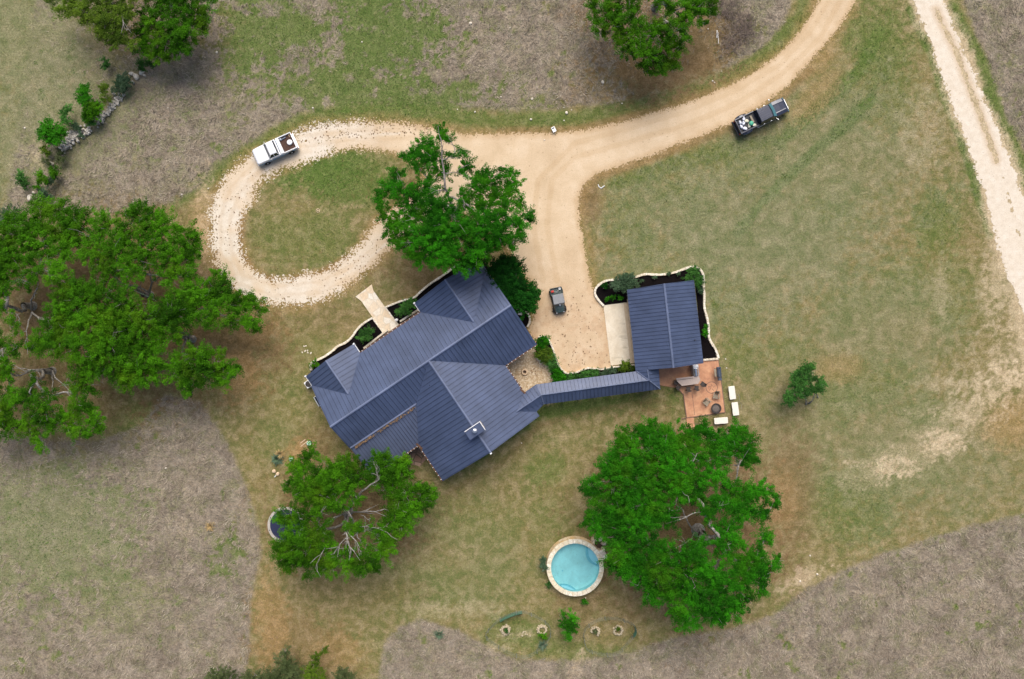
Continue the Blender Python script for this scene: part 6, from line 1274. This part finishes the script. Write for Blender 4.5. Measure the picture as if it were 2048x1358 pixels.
# boulders and rubble wall
for i, (x, y, a, b_, lb) in enumerate([(265, 149, .7, .5, 'tan boulder left of the big white boulder at the top of the rubble wall'), (274, 155, .85, .7, 'big white boulder at the top of the rubble wall'), (285, 146, .8, .55, 'cream boulder right of the big white boulder'), (291, 152, .3, .3, 'small cream stone beyond the boulders'), (268, 166, .45, .3, 'small grey stone just below the big white boulder'), (252, 178, .22, .2, 'white pebble in the grey shrub of the rubble wall'), (230, 189, .5, .35, 'tan stone at the upper end of the long rubble run'), (62, 396, .9, .6, 'grey boulder above the left oak grove'), (104, 328, .6, .5, 'pale grey stone between the low shrubs'), (70, 386, .4, .3, 'small stone above the grey boulder')]):
    m = MB(); m.rock((0, 0, .2), (a, b_, .45), 300+i, i); one('boulder', m, 'pale_rock' if i != 4 else 'rubble', x, y, lb, 'boulder', rot=i, bevel=.04)
def rubble(label, line, wd, n, seed, smin=.14, smax=.34):
    r = random.Random(seed); b0 = P(*line[len(line)//2]); m = MB()
    segs = list(zip(line[:-1], line[1:]))
    for k in range(n):
        (ax, ay), (bx, by) = segs[r.randrange(len(segs))]; t_ = r.random(); x = ax+(bx-ax)*t_+r.gauss(0, wd); y = ay+(by-ay)*t_+r.gauss(0, wd)
        s = r.uniform(smin, smax); z = max(0, .3-.05*abs(r.gauss(0, 2)))*r.random()+s*.3; p = P(x, y, 0); m.rock((p.x-b0.x, p.y-b0.y, z), (s*1.3, s, s*.8), seed*100+k, r.random()*3)
    o = m.build('rubble_wall', 'rubble'); o.location = b0; o['label'] = label; o['category'] = 'stone wall'
rubble('long straight low wall of grey stone rubble between bushes in the dry field', [(243, 193), (228, 210), (212, 230), (196, 248)], 3.0, 150, 3)
rubble('broad broken stretch of pale rubble below the lime green bush side', [(158, 270), (145, 276), (138, 284), (130, 297)], 5.0, 110, 4, .18, .42)
rubble('short patch of tan rubble at the bend between the two rubble stretches', [(164, 260), (172, 264), (180, 262)], 3.0, 30, 5, .15, .36)
# ---- small signs and pipes
t = at('yard_sign', 'small white sign with dark lettering blocks at the driveway edge', 'sign', 1108, 262, (.5, 1))
m = MB(); m.box((-.1, 0, .32), (.62, .42, .04)); m.build('panel', 'white_paint', t, bevel=.005); m = MB(); m.box((-.24, 0, .345), (.12, .28, .012)); m.box((-.30, .0, .345), (.05, .3, .012)); m.build('lettering', 'truck_navy_trim', t)
for y in (-.12, .12): m = MB(); m.box((.0, y, .15), (.03, .03, .3)); m.build('leg', 'steel', t)
m = MB(); m.tube([(0, .35, .05), (.1, .1, .05), (.35, -.1, .06)], .05, 8); m.tube([(.35, -.1, .06), (.75, .2, .05)], .05, 8); one('white_pipe', m, 'white_paint', 1196, 375, 'bent white pipe lying on the lawn corner inside the driveway junction', 'pipe')
m = MB(); m.ringwall((0, 0, 0), .18, .24, 0, .05, 20); m.lathe([(.08, 0), (.08, .07), (.02, .07)], (0, 0, 0), 12); one('valve_cover', m, 'tan_stone', 636, 421, 'pale ring shaped valve cover in the middle of the loop lawn', 'valve cover')
m = MB(); m.tube([(0, 0, .2), (.0, -.9, .2)], .04, 6); m.tube([(.16, -.2, .1), (.2, -1.5, .1)], .025, 6); one('pale_post', m, 'white_paint', 1433, 62, 'pale thin pipe lying in brown grass right of the top tree', 'pipe')
m = MB()
for k in range(9): m.rock((random.uniform(-.5, .5), random.uniform(-.8, .8), .04), (.25, .15, .08), k, k*.9)
one('stone_scatter', m, 'pale_rock', 614, 705, 'white pebbles in the grass outside the left garden edging', 'pebbles', rot=.6)
# cable over the grove
a = P(253, 574, 6.5); b_ = P(312, 601, 4.0); m = MB(); m.tube([(0, 0, 0), ((b_-a)/2+Vector((0, 0, -.15))), (b_-a)], .025, 6); o = m.build('cable', 'hose_green'); o.location = a; o['label'] = 'straight pale green cable stretched between limbs of the left grove oaks'; o['category'] = 'cable'
# ---- wire enclosures with stone rings
def enclosure(label, line, seed, closed, net=()):
    line = smooth_poly(line, 2, closed); pts = [P(x, y, 0) for x, y in line]; b0 = sum(pts, Vector())/len(pts); t = thing('wire_fence', label, 'wire fence', b0)
    if closed: pts = pts+[pts[0]]
    pts = [p-b0 for p in pts]; m = MB(); r = random.Random(seed)
    for z in (.15, .4, .65, .9): m.tube([p+Vector((r.uniform(-.03, .03), r.uniform(-.03, .03), z)) for p in pts], .010, 4)
    for a, b in zip(pts[:-1], pts[1:]):
        n = max(1, int((b-a).length/.22))
        for k in range(n): p = a+(b-a)*(k/n); m.tube([p+Vector((0, 0, .1)), p+Vector((0, 0, .92))], .006, 3)
    m.build('wire_mesh', 'fence_wire', t)
    for k in range(0, len(pts)-1, max(2, len(pts)//9)): m = MB(); m.tube([pts[k], pts[k]+Vector((0, 0, 1.05))], .03, 6); m.build('post', 'steel', t)
    if net:
        m = MB(); q = [P(x, y, 0)-b0 for x, y in smooth_poly(list(net), 2, False)]; m.loft([[tuple(p+Vector((0, 0, .05))), tuple(p+Vector((.02, -.35, .12))), tuple(p+Vector((.02, .03, .95))), tuple(p+Vector((0, .05, .9)))] for p in q]); m.build('netting', 'green_net', t)
    return t
enclosure('oval wire fence left of the vivid green bush, green netting on its upper side', [(972, 1262), (985, 1248), (1002, 1232), (1025, 1223), (1045, 1219), (1065, 1226), (1085, 1236), (1100, 1250), (1102, 1268), (1085, 1290), (1055, 1312), (1030, 1307), (1005, 1295), (985, 1282), (972, 1272)], 1, True, ((1000, 1238), (1012, 1231), (1030, 1224), (1044, 1221)))
enclosure('oval wire fence right of the vivid green bush around two stone rings', [(1168, 1280), (1166, 1260), (1178, 1245), (1200, 1234), (1225, 1232), (1250, 1238), (1268, 1246), (1272, 1262), (1262, 1272), (1248, 1290), (1235, 1304), (1210, 1306), (1190, 1302), (1172, 1296)], 2, True, ((1266, 1268), (1271, 1260), (1269, 1250)))
def stone_ring(label, px, py, rpx, seed, gap=(9, 9), plant=None):
    p = P(px, py); t = thing('stone_ring', label, 'stone ring', p); r = random.Random(seed); m = MB(); rm = rpx*M0
    for lay in range(2):
        for k in range(14):
            q = k*2*math.pi/14
            if gap[0] < q < gap[1]: continue
            rr2 = rm*r.uniform(.8, 1.1)-lay*.06; m.rock((rr2*math.cos(q), rr2*math.sin(q), .09+lay*.13), (r.uniform(.22, .36), r.uniform(.18, .28), .17), seed+k+lay*30, r.random()*3)
    m.build('stones', 'tan_stone_pale', t)
simple('tan_stone_pale', (.46, .39, .27), .9, var=.2, scale=7, bmp=.02)
stone_ring('ring of pale stones with a green plant, leftmost one in the left wire fence', 1011, 1259, 9, 400)
stone_ring('half open ring of tan stones in the right wire fence, nearest the vivid bush', 1190, 1262, 9, 401, gap=(3.4, 5.2)); stone_ring('complete ring of whitish stones at the right end of the right wire fence', 1236, 1260, 9, 402)
stone_ring('grey broken ring of stones in the left wire fence, nearest the vivid bush', 1084, 1259, 9, 403)
for i, (x, y, lb) in enumerate([(1012, 1260, 'green plant inside the leftmost stone ring'), (1236, 1257, 'green plant inside the whitish stone ring'), (1190, 1263, 'dull plant inside the half open stone ring')]):
    shrub(lb, [(x, y, 3.4), (x+2, y+2, 3)], .5, ('leaf_hedge', 'leaf_olive', 'leaf_dusty')[i], 340+i, name='ringed_plant', cat='plant', clump=.15, leaf=.09)
m = MB(); r5 = random.Random(8)
for k in range(10): m.rock((r5.uniform(-.5, .5), r5.uniform(-.35, .35), .05), (.22, .16, .12), k, k)
one('stone_scatter', m, 'tan_stone_pale', 1052, 1268, 'loose tan stones between the two rings of the left wire fence', 'stones')
# ---- standing dead brush by the top tree
simple('dead_brush', (.20, .155, .13), .95, var=.4, scale=5)
for i, (x, y, n, lb) in enumerate([(1452, 20, 260, 'tangled grey brown brush at the top edge right of the top tree'), (1488, 60, 260, 'tangled grey brown brush inside the driveway bend'), (1462, 90, 160, 'low brush between the top tree litter and the driveway bend')]):
    r = random.Random(60+i); m = MB(); m.tube([(-1.2, -.6, .05), (0, 0, .25), (1.2, .7, .05)], .03, 3)
    for k in range(n):
        q = r.random()*6.283; x0, y0 = max(-2, min(2, r.gauss(0, .9))), max(-2, min(2, r.gauss(0, .9))); L = r.uniform(.5, 1.3); a = Vector((x0, y0, .02)); b_ = a+Vector((math.cos(q)*L*.5, math.sin(q)*L*.5, L*.4)); c = a+Vector((math.cos(q+.4)*L, math.sin(q+.4)*L, L*.3)); m.tube([a, b_, c], [.02, .016, .006], 3)
    one('dead_brush', m, 'dead_brush', x, y, lb, 'brush')
